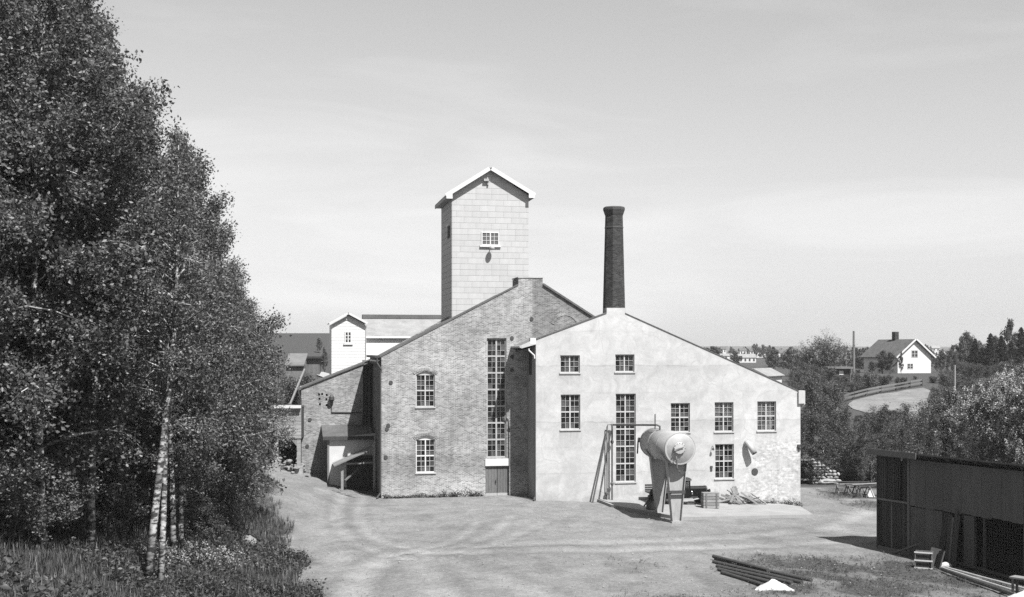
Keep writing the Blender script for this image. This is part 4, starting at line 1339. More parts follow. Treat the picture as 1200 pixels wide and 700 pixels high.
MB().tube([(-0.95, -.70, .78), (-0.95, -.70, .95)], .05, 8).tube([(-1.0, -.66, .9), (-1.0, -.80, 1.0)], .02, 6).obj('side_lamp', M['chrome'], truck)
MB().box(0.52, 0.56, -.7, .7, .46, .54).box(.35, .52, -.32, -.28, .48, .52).box(.35, .52, .28, .32, .48, .52).obj('bumper', M['iron'], truck)
bed = MB().box(-3.85, -2.05, -.8, .8, 0.84, 0.9)
bed.obj('load_bed', M['tar'], truck)
for z in (0.92, 1.08, 1.24):
    for y in (-.82, .79):
        MB().box(-3.85, -2.05, y, y + .03, z, z + .13).obj('side_plank', M['tar'], truck)
    MB().box(-2.06, -2.03, -.79, .79, z, z + .13).obj('side_plank', M['tar'], truck)
# ------------------------------------------------------------------ wooden crate leaning by the bonnet
g = ground(833.5, 599.5)
cr_ = thing('wooden_crate', 'pale slatted wooden crate standing before the lorry bonnet', 'crate', (g.x, g.y - 0.1, apron_z(g)), ANG + R_(-6))
Wc, Hc, Dc = 1.08, 1.02, 0.7
MB().box(-Wc / 2 + .03, Wc / 2 - .03, 0.03, Dc - .03, 0.03, Hc - .03).obj('lining', M['tar'], cr_)
for i in range(5):
    h = Hc / 5
    for (x0, x1, y0, y1) in ((-Wc / 2, Wc / 2, 0, .025), (-Wc / 2, -Wc / 2 + .025, .026, Dc), (Wc / 2 - .025, Wc / 2, .026, Dc)):
        MB().box(x0, x1, y0, y1, i * h + .012, (i + 1) * h - .012).obj('slat', M['old_wood'], cr_)
    MB().box(-Wc / 2, Wc / 2, i * Dc / 5 + .01, (i + 1) * Dc / 5 - .01, Hc, Hc + .022).obj('slat', M['old_wood'], cr_)
for x in (-Wc / 2 + .14, Wc / 2 - .24):
    MB().box(x, x + .1, -.03, -.001, 0.0, Hc).obj('batten', M['grey_wood'], cr_)

# ------------------------------------------------------------------ scrap timber heap against the wall
rng = random.Random(4)
beams = [((841, 583), (858, 590), .2), ((850, 580), (874, 592), .2), ((858, 572), (868, 591), .26), ((863, 573), (856, 590), .22), ((871, 583), (892, 589), .16), ((880, 578), (898, 592), .1), ((846, 592), (872, 587), .18), ((845, 580), (868, 590), .16), ((848, 588), (865, 577), .2), ((860, 571), (866, 589), .3), ((857, 577), (862, 590), .2), ((868, 577), (888, 592), .12),
         ((846, 586), (858, 592), .14), ((866, 582), (884, 588), .12), ((852, 574), (872, 588), .12), ((872, 588), (890, 583), .1), ((876, 591), (900, 587), .12), ((843, 590), (862, 584), .14)]
for i, (a_, b_, w_) in enumerate(beams):
    v0, v1 = -0.5 - 0.12 * (i % 3), -1.0 - 0.15 * (i % 4)
    fa, fb = Frame(*FS.origin(v0), ANG), Frame(*FS.origin(v1), ANG)
    A_ = fa.world(fa.u(a_[0]), 0, fa.z(*a_)); B_ = fb.world(fb.u(b_[0]), 0, fb.z(*b_))
    for q in (A_, B_): q.z = max(q.z, apron_z(q) + 0.06)
    d = B_ - A_
    o = MB().beam((0, 0, 0), d, w_, w_ * rng.uniform(.35, .8), rng.uniform(0, 1.5)).obj('scrap_timber', M['old_wood'] if i % 3 else M['grey_wood'], loc=A_)
    tag(o, 'splintered timber in the scrap heap against the pale wall', 'timber', 'scrap timbers by the wall')
for i, (px, py) in enumerate(((901, 580), (903, 585))):
    pass
o = MB(); g = ground(902.5, 592); o.tube([(0, 0, 0), (0, 0.1, .5), (0.12, 0.1, .75)], [.12, .1, .16], 8)
tag(o.obj('iron_scrap', M['iron'], loc=(g.x, g.y + .3, g.z + .2)), 'bent dark iron pipe end sticking up from the rubble', 'scrap iron')

# ------------------------------------------------------------------ tarred shed, right foreground
g = ground(1029, 642)
RA = math.atan2(-0.90, 0.44)
FR = Frame(g.x, g.y, RA)
rz0 = g.z
shed = thing('tarred_shed', 'long dark tarred shed with vertical boards, dull sheets and a dark open bay', 'shed', (g.x, g.y, 0), RA)
U = FR.u
zT = FR.z(1029, 533)
END = U(1200) + 8.0
SDp = 6.5
zfloor = rz0 - 0.6
def drop(u): return FR.gz(u, 0) - 0.05
# roof falling to the back
MB().prism([(-0.45, zT + 0.26), (-0.45, zT + .34), (SDp, zT - 1.35), (SDp, zT - 1.45)], 'x', -0.35, END).obj('roof', M['roof'], shed)
MB().box(-0.38, U(1081), -0.50, -0.455, zT + 0.02, zT + 0.36).obj('fascia_board', M['grey_wood'], shed)
MB().box(U(1081) + .01, END, -0.2, -0.12, zT + 0.14, zT + 0.22).obj('wall_plate', M['tar'], shed)
for i in range(14):
    u_ = U(1084) + i * 0.95
    MB().beam((u_, -0.42, zT + .18), (u_, 1.6, zT - 0.27), 0.09, 0.13).obj('rafter', M['tar'], shed)
# plank end
uA, uB = U(1064), U(1065)
n = 16
zr = FR.z(1040, 586)
for i in range(n):
    x0 = uA * i / n
    x1 = uA * (i + 1) / n
    if i in (12,): continue
    MB().box(x0 + .012, x1 - (.03 if i % 3 else .012), 0.012 * (i % 2), 0.05, zr + .05, zT - .02).obj('plank', M['tar'], shed)
for d0, d1 in ((0.02, 0.44), (0.48, 0.97)):
    m_ = 5
    for i in range(m_):
        x0 = uA * (d0 + (d1 - d0) * i / m_); x1 = uA * (d0 + (d1 - d0) * (i + 1) / m_)
        MB().box(x0 + .012, x1 - .012, 0.05 + 0.008 * (i % 2), 0.085, drop(x0) + .22, zr - .05).obj('door_plank', M['tar'], shed)
MB().box(0, uA, -0.05, 0.0, zr - 0.05, zr + .05).obj('rail', M['grey_wood'], shed)
MB().box(0, uA, -0.05, 0.06, drop(0) - .2, drop(1) + .2).obj('sill_beam', M['grey_wood'], shed)
MB().box(uA * .45, uA * .475, -0.02, 0.06, drop(1) + .2, zr - .06).obj('door_post', M['grey_wood'], shed)
MB().box(-0.06, -0.002, -0.06, 0.12, rz0 - .3, zT).obj('corner_post', M['tar'], shed)
MB().box(uA + .0, uB + .06, -0.06, 0.1, drop(uA) - .2, zT).obj('corner_post', M['grey_wood'], shed)
# sheets
bx = [1065.3, 1073.6, 1085, 1095.7, 1105.7, 1115.4, 1126.7, 1138.5, 1150.3, 1162, 1173.8, 1186.7, 1200, 1214, 1229]
zmid = FR.z(1100, 597.5)
for i, (p0, p1) in enumerate(zip(bx[:-1], bx[1:])):
    y = 0.006 * (i % 2)
    MB().box(U(p0) + .066 * (i == 0), U(p1) - .012, -0.02 - y, -0.002 - y, zmid - 0.06 * ((i * 7) % 3) * .5, zT - .05).obj('sheet', M['sheet'], shed)
low = [1065.3, 1073.6, 1083.5, 1093.8, 1104]
for i, (p0, p1) in enumerate(zip(low[:-1], low[1:])):
    MB().box(U(p0) + .066 * (i == 0), U(p1) - .012, 0.02, 0.038 + .004 * (i % 2), drop(U(p0)), zmid - .07).obj('sheet', M['sheet'], shed)
MB().box(U(1129), U(1141), 0.02, 0.04, drop(U(1135)), zmid - .07).obj('sheet', M['sheet'], shed)
for px in (1104.5, 1128, 1141, 1152, 1199, 1235):
    MB().box(U(px) - .05, U(px) + .05, 0.045, 0.16, drop(U(px)) - .1, zT - .06).obj('post', M['tar'], shed)
# lattice in the open bay
la = MB()
u0_, u1_ = U(1152.5), U(1199)
zl0, zl1 = drop(u1_) + .5, zmid - .12
k = int((u1_ - u0_) / 0.16)
for i in range(k + 1):
    x = u0_ + (u1_ - u0_) * i / k
    la.box(x - .009, x + .009, 0.2, 0.222, zl0, zl1)
k = int((zl1 - zl0) / 0.16)
for j in range(k + 1):
    z = zl0 + (zl1 - zl0) * j / k
    la.box(u0_, u1_, 0.225, 0.247, z - .009, z + .009)
tag(la.obj('lattice', M['tar'], shed))
MB().box(0.02, 0.08, 0.14, SDp - .1, zfloor, zT - 1.4).obj('end_wall', M['tar'], shed)
MB().prism([(0.14, zT - 1.4), (SDp - .1, zT - 1.42), (0.14, zT - .1)], 'x', 0.02, 0.08).obj('end_gable', M['tar'], shed)
MB().box(0.09, END, SDp - .2, SDp - .1, zfloor - .5, zT - 1.5).obj('back_wall', M['tar'], shed)
MB().box(0.1, END, 0.5, 0.56, zmid + .1, zT - .3).obj('tie_beam', M['tar'], shed)

def on_shed(px, py, v):
    """ground point in front of the shed front at v (negative = towards the yard)"""
    f = Frame(*FR.origin(v), RA)
    u_ = f.u(px); w_ = f.world(u_, 0)
    return u_, Vector((w_.x, w_.y, float(zt(w_.x, w_.y))))
# leaning boards over the gap
for i, (p0, p1, top, l) in enumerate(((1108, 1114.5, 601, .4), (1113, 1117.5, 603, .3), (1117.5, 1119.5, 606, .22), (1121, 1124.5, 598, .12), (1124.5, 1127, 604, .1))):
    u0_ = U((p0 + p1) / 2)
    z1_ = FR.z((p0 + p1) / 2, top)
    wdt = (U(p1) - U(p0))
    base = FR.world(u0_ - (0.35 if i == 0 else 0.05), -0.28 - .03 * i); base.z = float(zt(base.x, base.y))
    tip = FR.world(u0_, -0.06 - .012 * i); tip.z = z1_
    q = tip - base
    mw = MB()
    ax = Vector((FR.c, FR.s, 0))
    nrm = q.cross(ax).normalized()
    vs = []
    for zz in (Vector((0, 0, 0)), q):
        for sgn in (-1, 1):
            for tt in (-.015, .015):
                vs.append(zz + ax * sgn * wdt / 2 + nrm * tt)
    mw.add(vs, [(0, 1, 3, 2), (4, 6, 7, 5), (0, 2, 6, 4), (1, 5, 7, 3), (0, 4, 5, 1), (2, 3, 7, 6)])
    o = mw.obj('leaning_board', M['grey_wood'] if i == 2 else M['tar'], loc=base)
    tag(o, ['dark wide board leaning askew over the gap in the sheets', 'dark board leaning on the shed behind the askew one', 'narrow pale batten leaning upright on the shed',
            'grey plank leaning upright on the shed by the dark opening', 'thin tarred plank leaning against the right-hand shed sheet'][i], 'board', 'boards leaning on the shed')
# open crate frame standing in the weeds
g = ground(1082, 667)
fr = thing('crate_frame', 'open white-edged wooden crate frame standing in the weeds by the shed', 'crate', (g.x, g.y, g.z), RA + R_(38))
for x in (-.42, .38):
    MB().box(x, x + .05, 0, .05, 0, .86).box(x, x + .05, .45, .5, 0, .84).obj('upright', M['grey_wood'], fr)
for z in (0.04, .42, .83):
    MB().box(-.44, .45, -.03, -.002, z - .035, z + .035).obj('slat', M['white'], fr)
    MB().box(-.44, .45, .502, .53, z - .035, z + .035).obj('slat', M['grey_wood'], fr)
MB().box(-.36, .37, .06, .44, .0, .8).obj('dark_lining', M['dark'], fr)
# two slabs and a trestle board leaning by it
for i, (px, py, w_, h_, r_) in enumerate(((1092, 664, .5, 1.0, .5), (1098.5, 666, .55, .95, -.35))):
    g = ground(px, py)
    o = MB().box(-w_ / 2, w_ / 2, -.04, .04, 0, h_).obj('old_slab', M['tar'], loc=(g.x, g.y, g.z - .03))
    o.rotation_euler = (-0.35, 0.15 * (1 - 2 * i), RA + r_)
    tag(o, ['warped grey slab leaning next to the open crate frame', 'grey slab leaning beside the white lump at the shed foot'][i], 'slab')
g = ground(1063, 652)
o = MB().beam((-.9, 0, .05), (.8, 0, .75), .3, .08).obj('fallen_beam', M['grey_wood'], loc=g); o.rotation_euler = (0, 0, RA + R_(60) - 1.0)
tag(o, 'short heavy beam propped slantwise near the plank end of the shed', 'beam')
g = ground(1106, 665)
o = link('white_lump', rock_mesh('white_lump', 31, M['lime']), None, (g.x, g.y, g.z + .1)); o.scale = (.4, .28, .28)
tag(o, 'white block lying at the end of the long pipes by the shed', 'block')
# long pipes and timbers in front of the open bay
for i, (p0, q0, p1, q1, r, mt) in enumerate(((1103, 668, 1200, 699, .055, 'galv'), (1110, 668, 1206, 694, .05, 'galv'), (1104, 671, 1190, 702, .10, 'iron'), (1122, 664, 1215, 690, .11, 'tar'), (1128, 661, 1222, 684, .12, 'tar'), (1136, 659, 1226, 679, .12, 'tar'))):
    A_, B_ = ground(p0, q0), ground(p1, q1)
    A_.z += r + .06; B_.z += r + .06
    mb = MB()
    mb.tube([(0, 0, 0), (B_ - A_) * .5 + Vector((0, 0, -.01)), B_ - A_], r, 8)
    o = mb.obj('long_pipe' if mt != 'tar' else 'long_pole', M[mt], loc=A_)
    tag(o, ['bright thin pipe nearest the grass before the open bay', 'second bright pipe, just behind the outermost one', 'thick dark pipe lying outermost in the grass before the bay',
            'dark pole lying next to the bright pipes', 'dark pole in the middle of the bay floor', 'dark pole lying closest to the lattice'][i], 'pipe' if mt != 'tar' else 'pole', 'pipes and poles before the open bay')
# work bench at the picture's edge
g = ground(1196, 699)
bn = thing('work_bench', 'rough wooden bench standing at the right edge before the open bay', 'bench', (g.x + .25, g.y - .2, g.z), RA + .25)
MB().box(-.75, .75, -.28, .28, .80, .87).obj('bench_top', M['old_wood'], bn)
for x in (-.66, .58):
    for y in (-.24, .16):
        MB().box(x, x + .09, y, y + .08, -.1, .798).obj('leg', M['grey_wood'], bn)

# ------------------------------------------------------------------ dark pipes lying in the yard and a lime heap
pp = [((838, 657), (951, 682)), ((836, 660), (940, 684.5)), ((840, 665), (928, 685)), ((842, 669), (915, 687)), ((846, 672.5), (893, 687)), ((836, 656.5), (900, 673))]
for i, (a_, b_) in enumerate(pp):
    A_, B_ = ground(*a_), ground(*b_)
    A_.z += .06 + (.13 if i == 5 else 0); B_.z += .06 + (.13 if i == 5 else 0)
    d = B_ - A_
    o = MB().tube([(0, 0, 0), d * .5, d], .10, 10).obj('iron_pipe', M['iron'], loc=A_)
    tag(o, ['black pipe on the far side of the bundle lying in the yard', 'black pipe second from the far side of the yard bundle', 'black pipe in the middle of the yard bundle', 'black pipe second nearest the lime heap in the yard bundle', 'shortest black pipe, nearest the viewer in the yard bundle', 'black pipe resting on top of the yard bundle'][i], 'pipe', 'pipes lying in the yard')
def heap(name, px, py, rx, ry, h, mat, label, cat, seed):
    g = ground(px, py)
    r = np.random.default_rng(seed)
    n, k = 40, 14
    vs = [(0, 0, h)]; fs = []
    V2 = VNoise(seed)
    for j in range(1, k + 1):
        f = j / k
        for i in range(n):
            a_ = 2 * math.pi * i / n
            wob = 1 + 0.25 * math.sin(3 * a_ + seed) + .12 * math.sin(7 * a_)
            x, y = rx * f * math.cos(a_) * wob, ry * f * math.sin(a_) * wob
            z = h * (1 - f) ** 1.1 + (float(V2(np.array([x * 3 + 50.]), np.array([y * 3 + 50.]), 1.3, 3)[0]) - .5) * .35 * h * (1 - f * .6) * 1.6 - (0.08 if j == k else 0)
            vs.append((x, y, z))
    fs += [(0, 1 + i, 1 + (i + 1) % n) for i in range(n)]
    for j in range(k - 1):
        for i in range(n):
            a0 = 1 + j * n + i; a1 = 1 + j * n + (i + 1) % n
            fs.append((a0, a1, a1 + n, a0 + n))
    o = MB().add(vs, fs).obj(name, mat, loc=g, smooth=False)
    return tag(o, label, cat)
heap('lime_heap', 906, 690, .85, .6, .42, M['lime'], 'small bright heap of lime beside the bundle of pipes', 'heap', 3)
heap('lime_heap', 1203, 703, .9, .6, .45, M['lime'], 'bright heap of lime under the bench at the picture edge', 'heap', 5)

# ------------------------------------------------------------------ ruined stone wall and dark lean-to shed past the mill
g = ground(953, 567.5)
ru = thing('stone_ruin', 'ruined pale stone wall end with a sloping top beyond the mill corner', 'wall', (g.x, g.y, g.z), R_(-8))
rng = random.Random(8)
Wn = 2.1
def ruin_top(x): return 2.15 - max(0, x - 0.2) * 0.55
MB().prism([(0.06, -.2), (Wn - .1, -.2), (Wn - .1, ruin_top(Wn) - .25), (.06, ruin_top(0) - .2)], 'y', .1, .75).obj('core', M['tar'], ru)
z = 0.0
row = 0
while z < 2.2:
    h = rng.uniform(.2, .3)
    x = -rng.uniform(0, .15)
    while x < Wn:
        w_ = rng.uniform(.25, .5)
        if z + h * .6 < ruin_top(x + w_ / 2):
            o = link('stone', ROCKS[rng.randrange(5)], ru, (x + w_ / 2, .1 + rng.uniform(-.05, .05), z + h / 2))
            o.scale = (w_ * .58, .22, h * .82); o.rotation_euler = (0, rng.uniform(-.1, .1), 0)
        x += w_
    for y in (0.35, .6):
        o = link('stone', ROCKS[rng.randrange(5)], ru, (-0.02, y, z + h / 2)); o.scale = (.2, .2, h * .8)
    z += h; row += 1
o = thing('dark_store', 'low dark open-fronted store with a pale roof edge behind the mill corner', 'shed', (g.x, g.y + .4, g.z), R_(-8))
MB().box(-3.6, -.25, .3, .4, -.2, 1.95).obj('back_wall', M['tar'], o)
MB().box(-3.6, -.25, -.3, .2, .30, .42).obj('bench_board', M['old_wood'], o)
MB().prism([(-.5, 2.12), (-.5, 2.22), (.8, 2.0), (.8, 1.9)], 'x', -3.7, -.2).obj('roof', M['old_wood'], o)
g2 = ground(969, 568)
tag(link('boulder', ROCKS[2], None, (g2.x, g2.y, g2.z + .2)), 'grey boulder at the low end of the ruined stone wall', 'boulder').scale = (.9, .6, .5)
# trestles, planks and a barrow-like heap of gear past the yard
for i, (px, py) in enumerate(((988, 579), (997, 580), (1008, 582), (1018, 582.5))):
    g = ground(px, py)
    t = thing('trestle', ['low wooden trestle at the far left of the gear pile', 'low wooden trestle second in the gear pile', 'low trestle with the white cloth beside it', 'low trestle nearest the shed planks'][i], 'trestle', g, R_(10 + 25 * i), 'trestles past the yard')
    MB().box(-.6, .6, -.05, .05, .72, .82).obj('beam', M['grey_wood'], t)
    for x in (-.5, .5):
        for s_ in (-1, 1):
            MB().beam((x, 0, .74), (x, s_ * .3, -.02), .07, .07).obj('leg', M['grey_wood'], t)
for i in range(7):
    g = ground(986 + i * 6, 577.5 + i * .8)
    o = MB().beam((-1.4, 0, 0), (1.4, .1, 0.03), .22, .06).obj('stacked_plank', M['old_wood'] if i % 2 else M['tar'], loc=(g.x, g.y, g.z + .84 + .05 * (i % 3)))
    o.rotation_euler = (0, 0, R_(-25 + 9 * i))
    tag(o, 'loose plank laid over the trestles past the yard', 'plank', 'planks on the trestles')
g = ground(1020, 583)
o = MB().add([(-.35, 0, 0), (.4, .1, 0), (.05, .15, .75), (0, .5, .05)], [(0, 1, 2), (1, 3, 2), (3, 0, 2), (0, 3, 1)]).obj('white_sheet', M['white'], loc=g)
tag(o, 'crumpled white sheet hanging down between the trestles', 'sheet')

# left bank: pale broken trough, boulders -------------------------------
g = ground(262, 602)
tr = thing('broken_trough', 'pale broken wooden trough lying on the bank under the trees', 'trough', (g.x, g.y, g.z + .1), R_(-38))
MB().beam((-.75, -.2, .12), (.75, -.2, .08), .1, .3).obj('side_board', M['white'], tr)
MB().beam((-.6, .2, .2), (.75, .2, .1), .1, .3).obj('side_board', M['white'], tr)
MB().box(-.6, .7, -.15, .15, 0, .06).obj('bottom_board', M['sash'], tr)
for i, (px, py, s, lab) in enumerate(((290, 642, .5, 'upright slabby grey boulder beside the dirt road'), (232, 691, .3, 'pale rounded stone in the grass below the flowers'),
                                      (320, 648, .34, 'flat pale stone at the grass edge beyond the boulder'), (330, 651, .24, 'small flat stone between grass and road'), (333, 662, .2, 'little stone at the edge of the road'),
                                      (190, 680, .26, 'small stone by the foot of the double birch'), (326, 694, .2, 'small stone at the bottom edge of the road verge'))):
    g = ground(px, py)
    o = link('boulder', ROCKS[i % 5], None, (g.x, g.y, g.z + s * .3)); o.scale = (s, s * .8, s * (1.5 if i == 0 else .8)); o.rotation_euler = (0, 0, i * 1.3)
    tag(o, lab, 'boulder')
# pebbles over the yard
def pebbles():
    r = np.random.default_rng(5)
    mb = MB()
    vs, fs = [], []
    base = [(1, 0, 0), (-.5, .8, 0), (-.5, -.8, 0), (0, 0, .8), (.2, .1, -.4)]
    for i in range(2600):
        px, py = r.uniform(330, 1060), 590 + 125 * r.random() ** 0.8
        d = EYE * FPX / (py - HY)
        x, y = (px - CX) / FPX * d, d
        if py < 600 and px > 430 and px < 960: continue
        s = 0.02 + .06 * r.random() ** 3
        if r.random() > VN(np.array([x]), np.array([y]), .3, 3)[0] * 1.3: continue
        z = float(zt(x, y)) + .02; a_ = r.uniform(0, 6.28)
        ca, sa = math.cos(a_) * s, math.sin(a_) * s
        k = len(vs)
        vs += [(x + p[0] * ca - p[1] * sa, y + p[0] * sa + p[1] * ca, z + p[2] * s) for p in base]
        fs += [(k, k + 1, k + 3), (k + 1, k + 2, k + 3), (k + 2, k, k + 3)]
    o = MB().add(vs, fs).obj('pebbles', M['stone'], fix=False)
    tag(o, 'loose pebbles scattered over the dirt yard', 'pebbles', kind='stuff')
pebbles()
# ------------------------------------------------------------------ vegetation
def mesh_np(name, V, F, mat):
    V = np.asarray(V, np.float32); F = np.asarray(F, np.int32)
    me = bpy.data.meshes.new(name)
    me.vertices.add(len(V)); me.vertices.foreach_set('co', V.reshape(-1))
    k = F.shape[1]
    me.loops.add(F.size); me.loops.foreach_set('vertex_index', F.reshape(-1))
    me.polygons.add(len(F)); me.polygons.foreach_set('loop_start', np.arange(len(F), dtype=np.int32) * k)
    me.update(calc_edges=True); me.validate()
    me.materials.append(mat)
    return me

def leaf_quads(C, size, rng, updir=0.3, aspect=0.6, var=0.4, droop=0.0):
    n = len(C)
    a = rng.normal(size=(n, 3)); a[:, 2] = a[:, 2] * (1 - updir) - droop
    a /= np.linalg.norm(a, axis=1, keepdims=True)
    b = np.cross(a, rng.normal(size=(n, 3))); b /= np.linalg.norm(b, axis=1, keepdims=True) + 1e-9
    L = size * (1 + var * rng.uniform(-1, 1, n))[:, None]
    a, b = a * L * 0.5, b * L * 0.5 * aspect
    nrm = np.cross(a, b); nrm /= np.linalg.norm(nrm, axis=1, keepdims=True) + 1e-9
    fold = nrm * L * 0.12
    V = np.stack([C - a, C + b * 1.0 + fold, C + a, C - b + fold], 1).reshape(-1, 3)
    i = np.arange(n)[:, None] * 4
    F = np.concatenate([i + np.array([0, 1, 2]), i + np.array([0, 2, 3])], 0)
    return V, F

def bark_mat(name, v, white=True):
    m, nt, nn, ll, b = nodes_of(name)
    o = coords(nt)
    if white:
        s = coords(nt, (3.0, 3.0, 7.0))
        a = noise(nt, s, 1.0, 3, 0.6)
        s2 = coords(nt, (1.0, 1.0, 1.6))
        c = noise(nt, s2, 1.4, 4, 0.65, 0.5)
        t = math_node(nt, 'MULTIPLY', mapr(nt, a, 0.47, 0.53, 1.0, 0.12), mapr(nt, c, 0.42, 0.56, 1.05, 0.28))
        t = math_node(nt, 'MULTIPLY', t, v)
    else:
        a = noise(nt, coords(nt, (6, 6, 1.5)), 2.0, 4, 0.6)
        t = mapr(nt, a, 0.3, 0.7, v * .6, v * 1.4)
    ll.new(grey(nt, t), b.inputs['Base Color'])
    b.inputs['Roughness'].default_value = 0.85
    bump(nt, b, a, 0.4, 0.02)
    return m
M['birch_bark'] = bark_mat('birch_bark', 0.36)
M['dark_bark'] = bark_mat('dark_bark', 0.055, False)
M['twig'] = bark_mat('twig_bark', 0.085, False)
M['leaf_birch'] = mat_leaf('birch_leaves', 0.104, 0.6, 0.45, 0.42, 0.32)
M['leaf_dark'] = mat_leaf('dark_leaves', 0.055, 0.6, 0.42, 0.5, 0.2)
M['leaf_thicket'] = mat_leaf('thicket_leaves', 0.092, 0.55, 0.6, 0.3, 0.3)
M['leaf_bush'] = mat_leaf('bush_leaves', 0.070, 0.6, 0.5, 0.4, 0.25)
M['needle'] = mat_leaf('spruce_needles', 0.020, 0.5, 0.6, 0.3, 0.1)
M['leaf_far'] = mat_leaf('far_leaves', 0.075, 0.45, 0.8, 0.2, 0.2)
M['blossom'] = mat_leaf('white_blossom', 0.36, 0.3, 0.7, 0.2, 0.3)
M['grass'] = mat_leaf('grass_blades', 0.060, 0.55, 0.5, 0.4, 0.3)
M['weed'] = mat_leaf('weed_leaves', 0.062, 0.6, 0.5, 0.4, 0.3)
M['flower'] = mat_leaf('flower_heads', 0.32, 0.3, 0.7, 0.2, 0.2)

def grow_tree(seed, H, R, base=0.18, nbranch=46, nleaf=26000, lsize=0.12, kind='birch', tr=0.16, stems=((0, 0, 0, 0, 1.0),), leafmat='leaf_birch', bark='birch_bark', crown_pow=0.75, clump=0.0):
    """one tree: returns (trunk mesh, crown mesh); stems = (x, y, lean_x, lean_y, height share)"""
    r = np.random.default_rng(seed)
    mb = MB()
    pts, wts = [], []
    for (bx0, by0, lx, ly, hs) in stems:
        Hs = H * hs
        k = 9
        ph = r.uniform(0, 6.28, 2)
        path = []
        for i in range(k + 1):
            t = i / k
            w = 0.018 * Hs * math.sin(t * 5 + ph[0]) * t
            path.append(Vector((bx0 + lx * t ** .85 + w, by0 + ly * t + 0.018 * Hs * math.sin(t * 4 + ph[1]) * t, Hs * t - 0.4 * (i == 0))))
        rad = [tr * hs * (1.25 if i == 0 else (1 - i / k) ** 0.8 + 0.02) for i in range(k + 1)]
        mb.tube(path, rad, 9)
        def along(t):
            f = t * k; i = min(int(f), k - 1); return path[i].lerp(path[i + 1], f - i), rad[i] + (rad[i + 1] - rad[i]) * (f - i)
        nb = int(nbranch * hs)
        for j in range(nb):
            t = base + (0.985 - base) * ((j + r.random()) / nb) ** 0.9
            s = (t - base) / (1 - base)
            if kind == 'spruce':
                ln = R * (1 - s) ** 0.9 + 0.12
                el = R_(-8 + 30 * s)
            elif kind == 'thicket':
                ln = R * (0.6 + 0.4 * math.sin(math.pi * min(1, s + .1))) * r.uniform(.6, 1.15)
                el = R_(48 + 25 * s + r.uniform(-12, 12))
            else:
                ln = R * (max(0.03, math.sin(math.pi * min(1.0, 0.06 + 0.94 * s ** 0.52))) ** crown_pow) * r.uniform(0.45, 1.28)
                el = R_(38 + 28 * s + r.uniform(-14, 14))
            az = j * 2.39996 + r.uniform(-.5, .5)
            p0, r0 = along(t)
            d = Vector((math.cos(az) * math.cos(el), math.sin(az) * math.cos(el), math.sin(el)))
            q = [p0]; n = 5
            for i in range(1, n + 1):
                f = i / n
                sag = {'birch': -0.55, 'spruce': -.12, 'thicket': 0.12}.get(kind, -0.2)
                d = (d + Vector((0, 0, sag / n * 0.9)) + Vector(r.normal(0, .10, 3))).normalized()
                q.append(q[-1] + d * ln / n)
            br = min(r0 * .6, 0.012 + 0.022 * ln)
            mb.tube(q, [br * (1 - .8 * i / n) for i in range(n + 1)], 4, cap=False)
            # side twigs
            for i in range(2, n + 1):
                for w in range(2):
                    dv = (d + Vector(r.normal(0, .8, 3))).normalized()
                    l2 = ln * r.uniform(.18, .38)
                    e = q[i] + dv * l2 + Vector((0, 0, {'birch': -.25, 'thicket': .2}.get(kind, 0) * l2))
                    if kind != 'spruce':
                        mb.tube([q[i], (q[i] + e) / 2 + Vector((0, 0, .05 * l2)), e], [br * .35, br * .25, .003], 3, cap=False)
                    for f in np.linspace(.25, 1.0, 4):
                        pts.append(q[i].lerp(e, f)); wts.append(l2 * 1.0 + .12)
                f = i / n
                pts.append(q[i]); wts.append(ln * .3)
        pts.append(path[-1]); wts.append(.6)
    pts = np.array([tuple(p) for p in pts]); wts = np.array(wts)
    pick = r.choice(len(pts), nleaf, p=wts / wts.sum())
    if kind == 'spruce':
        C = pts[pick] + r.normal(0, .10, (nleaf, 3)) * np.array([1, 1, .45])
        V, F = leaf_quads(C, lsize, r, .6, .35, .4, .25)
    else:
        sg = 0.035 * R + 0.07
        C = pts[pick] + r.normal(0, sg, (nleaf, 3))
        if kind == 'birch': C[:, 2] -= np.abs(r.normal(0, .22, nleaf))
        V, F = leaf_quads(C, lsize, r, .2, .62, .45)
    crown = mesh_np('crown', V, F, M[leafmat])
    trunk = mb.mesh('trunk', M[bark], smooth=True, fix=False)
    return trunk, crown, pts

def tree_thing(name, label, cat, meshes, loc, rotz=0, sc=1.0, group=None, extra=None):
    t = thing(name, label, cat, loc, rotz, group)
    t.scale = (sc,) * 3 if not hasattr(sc, '__len__') else sc
    link('trunk', meshes[0], t); link('crown', meshes[1], t)
    if extra: link('blossoms', extra, t)
    return t

rng = random.Random(21)
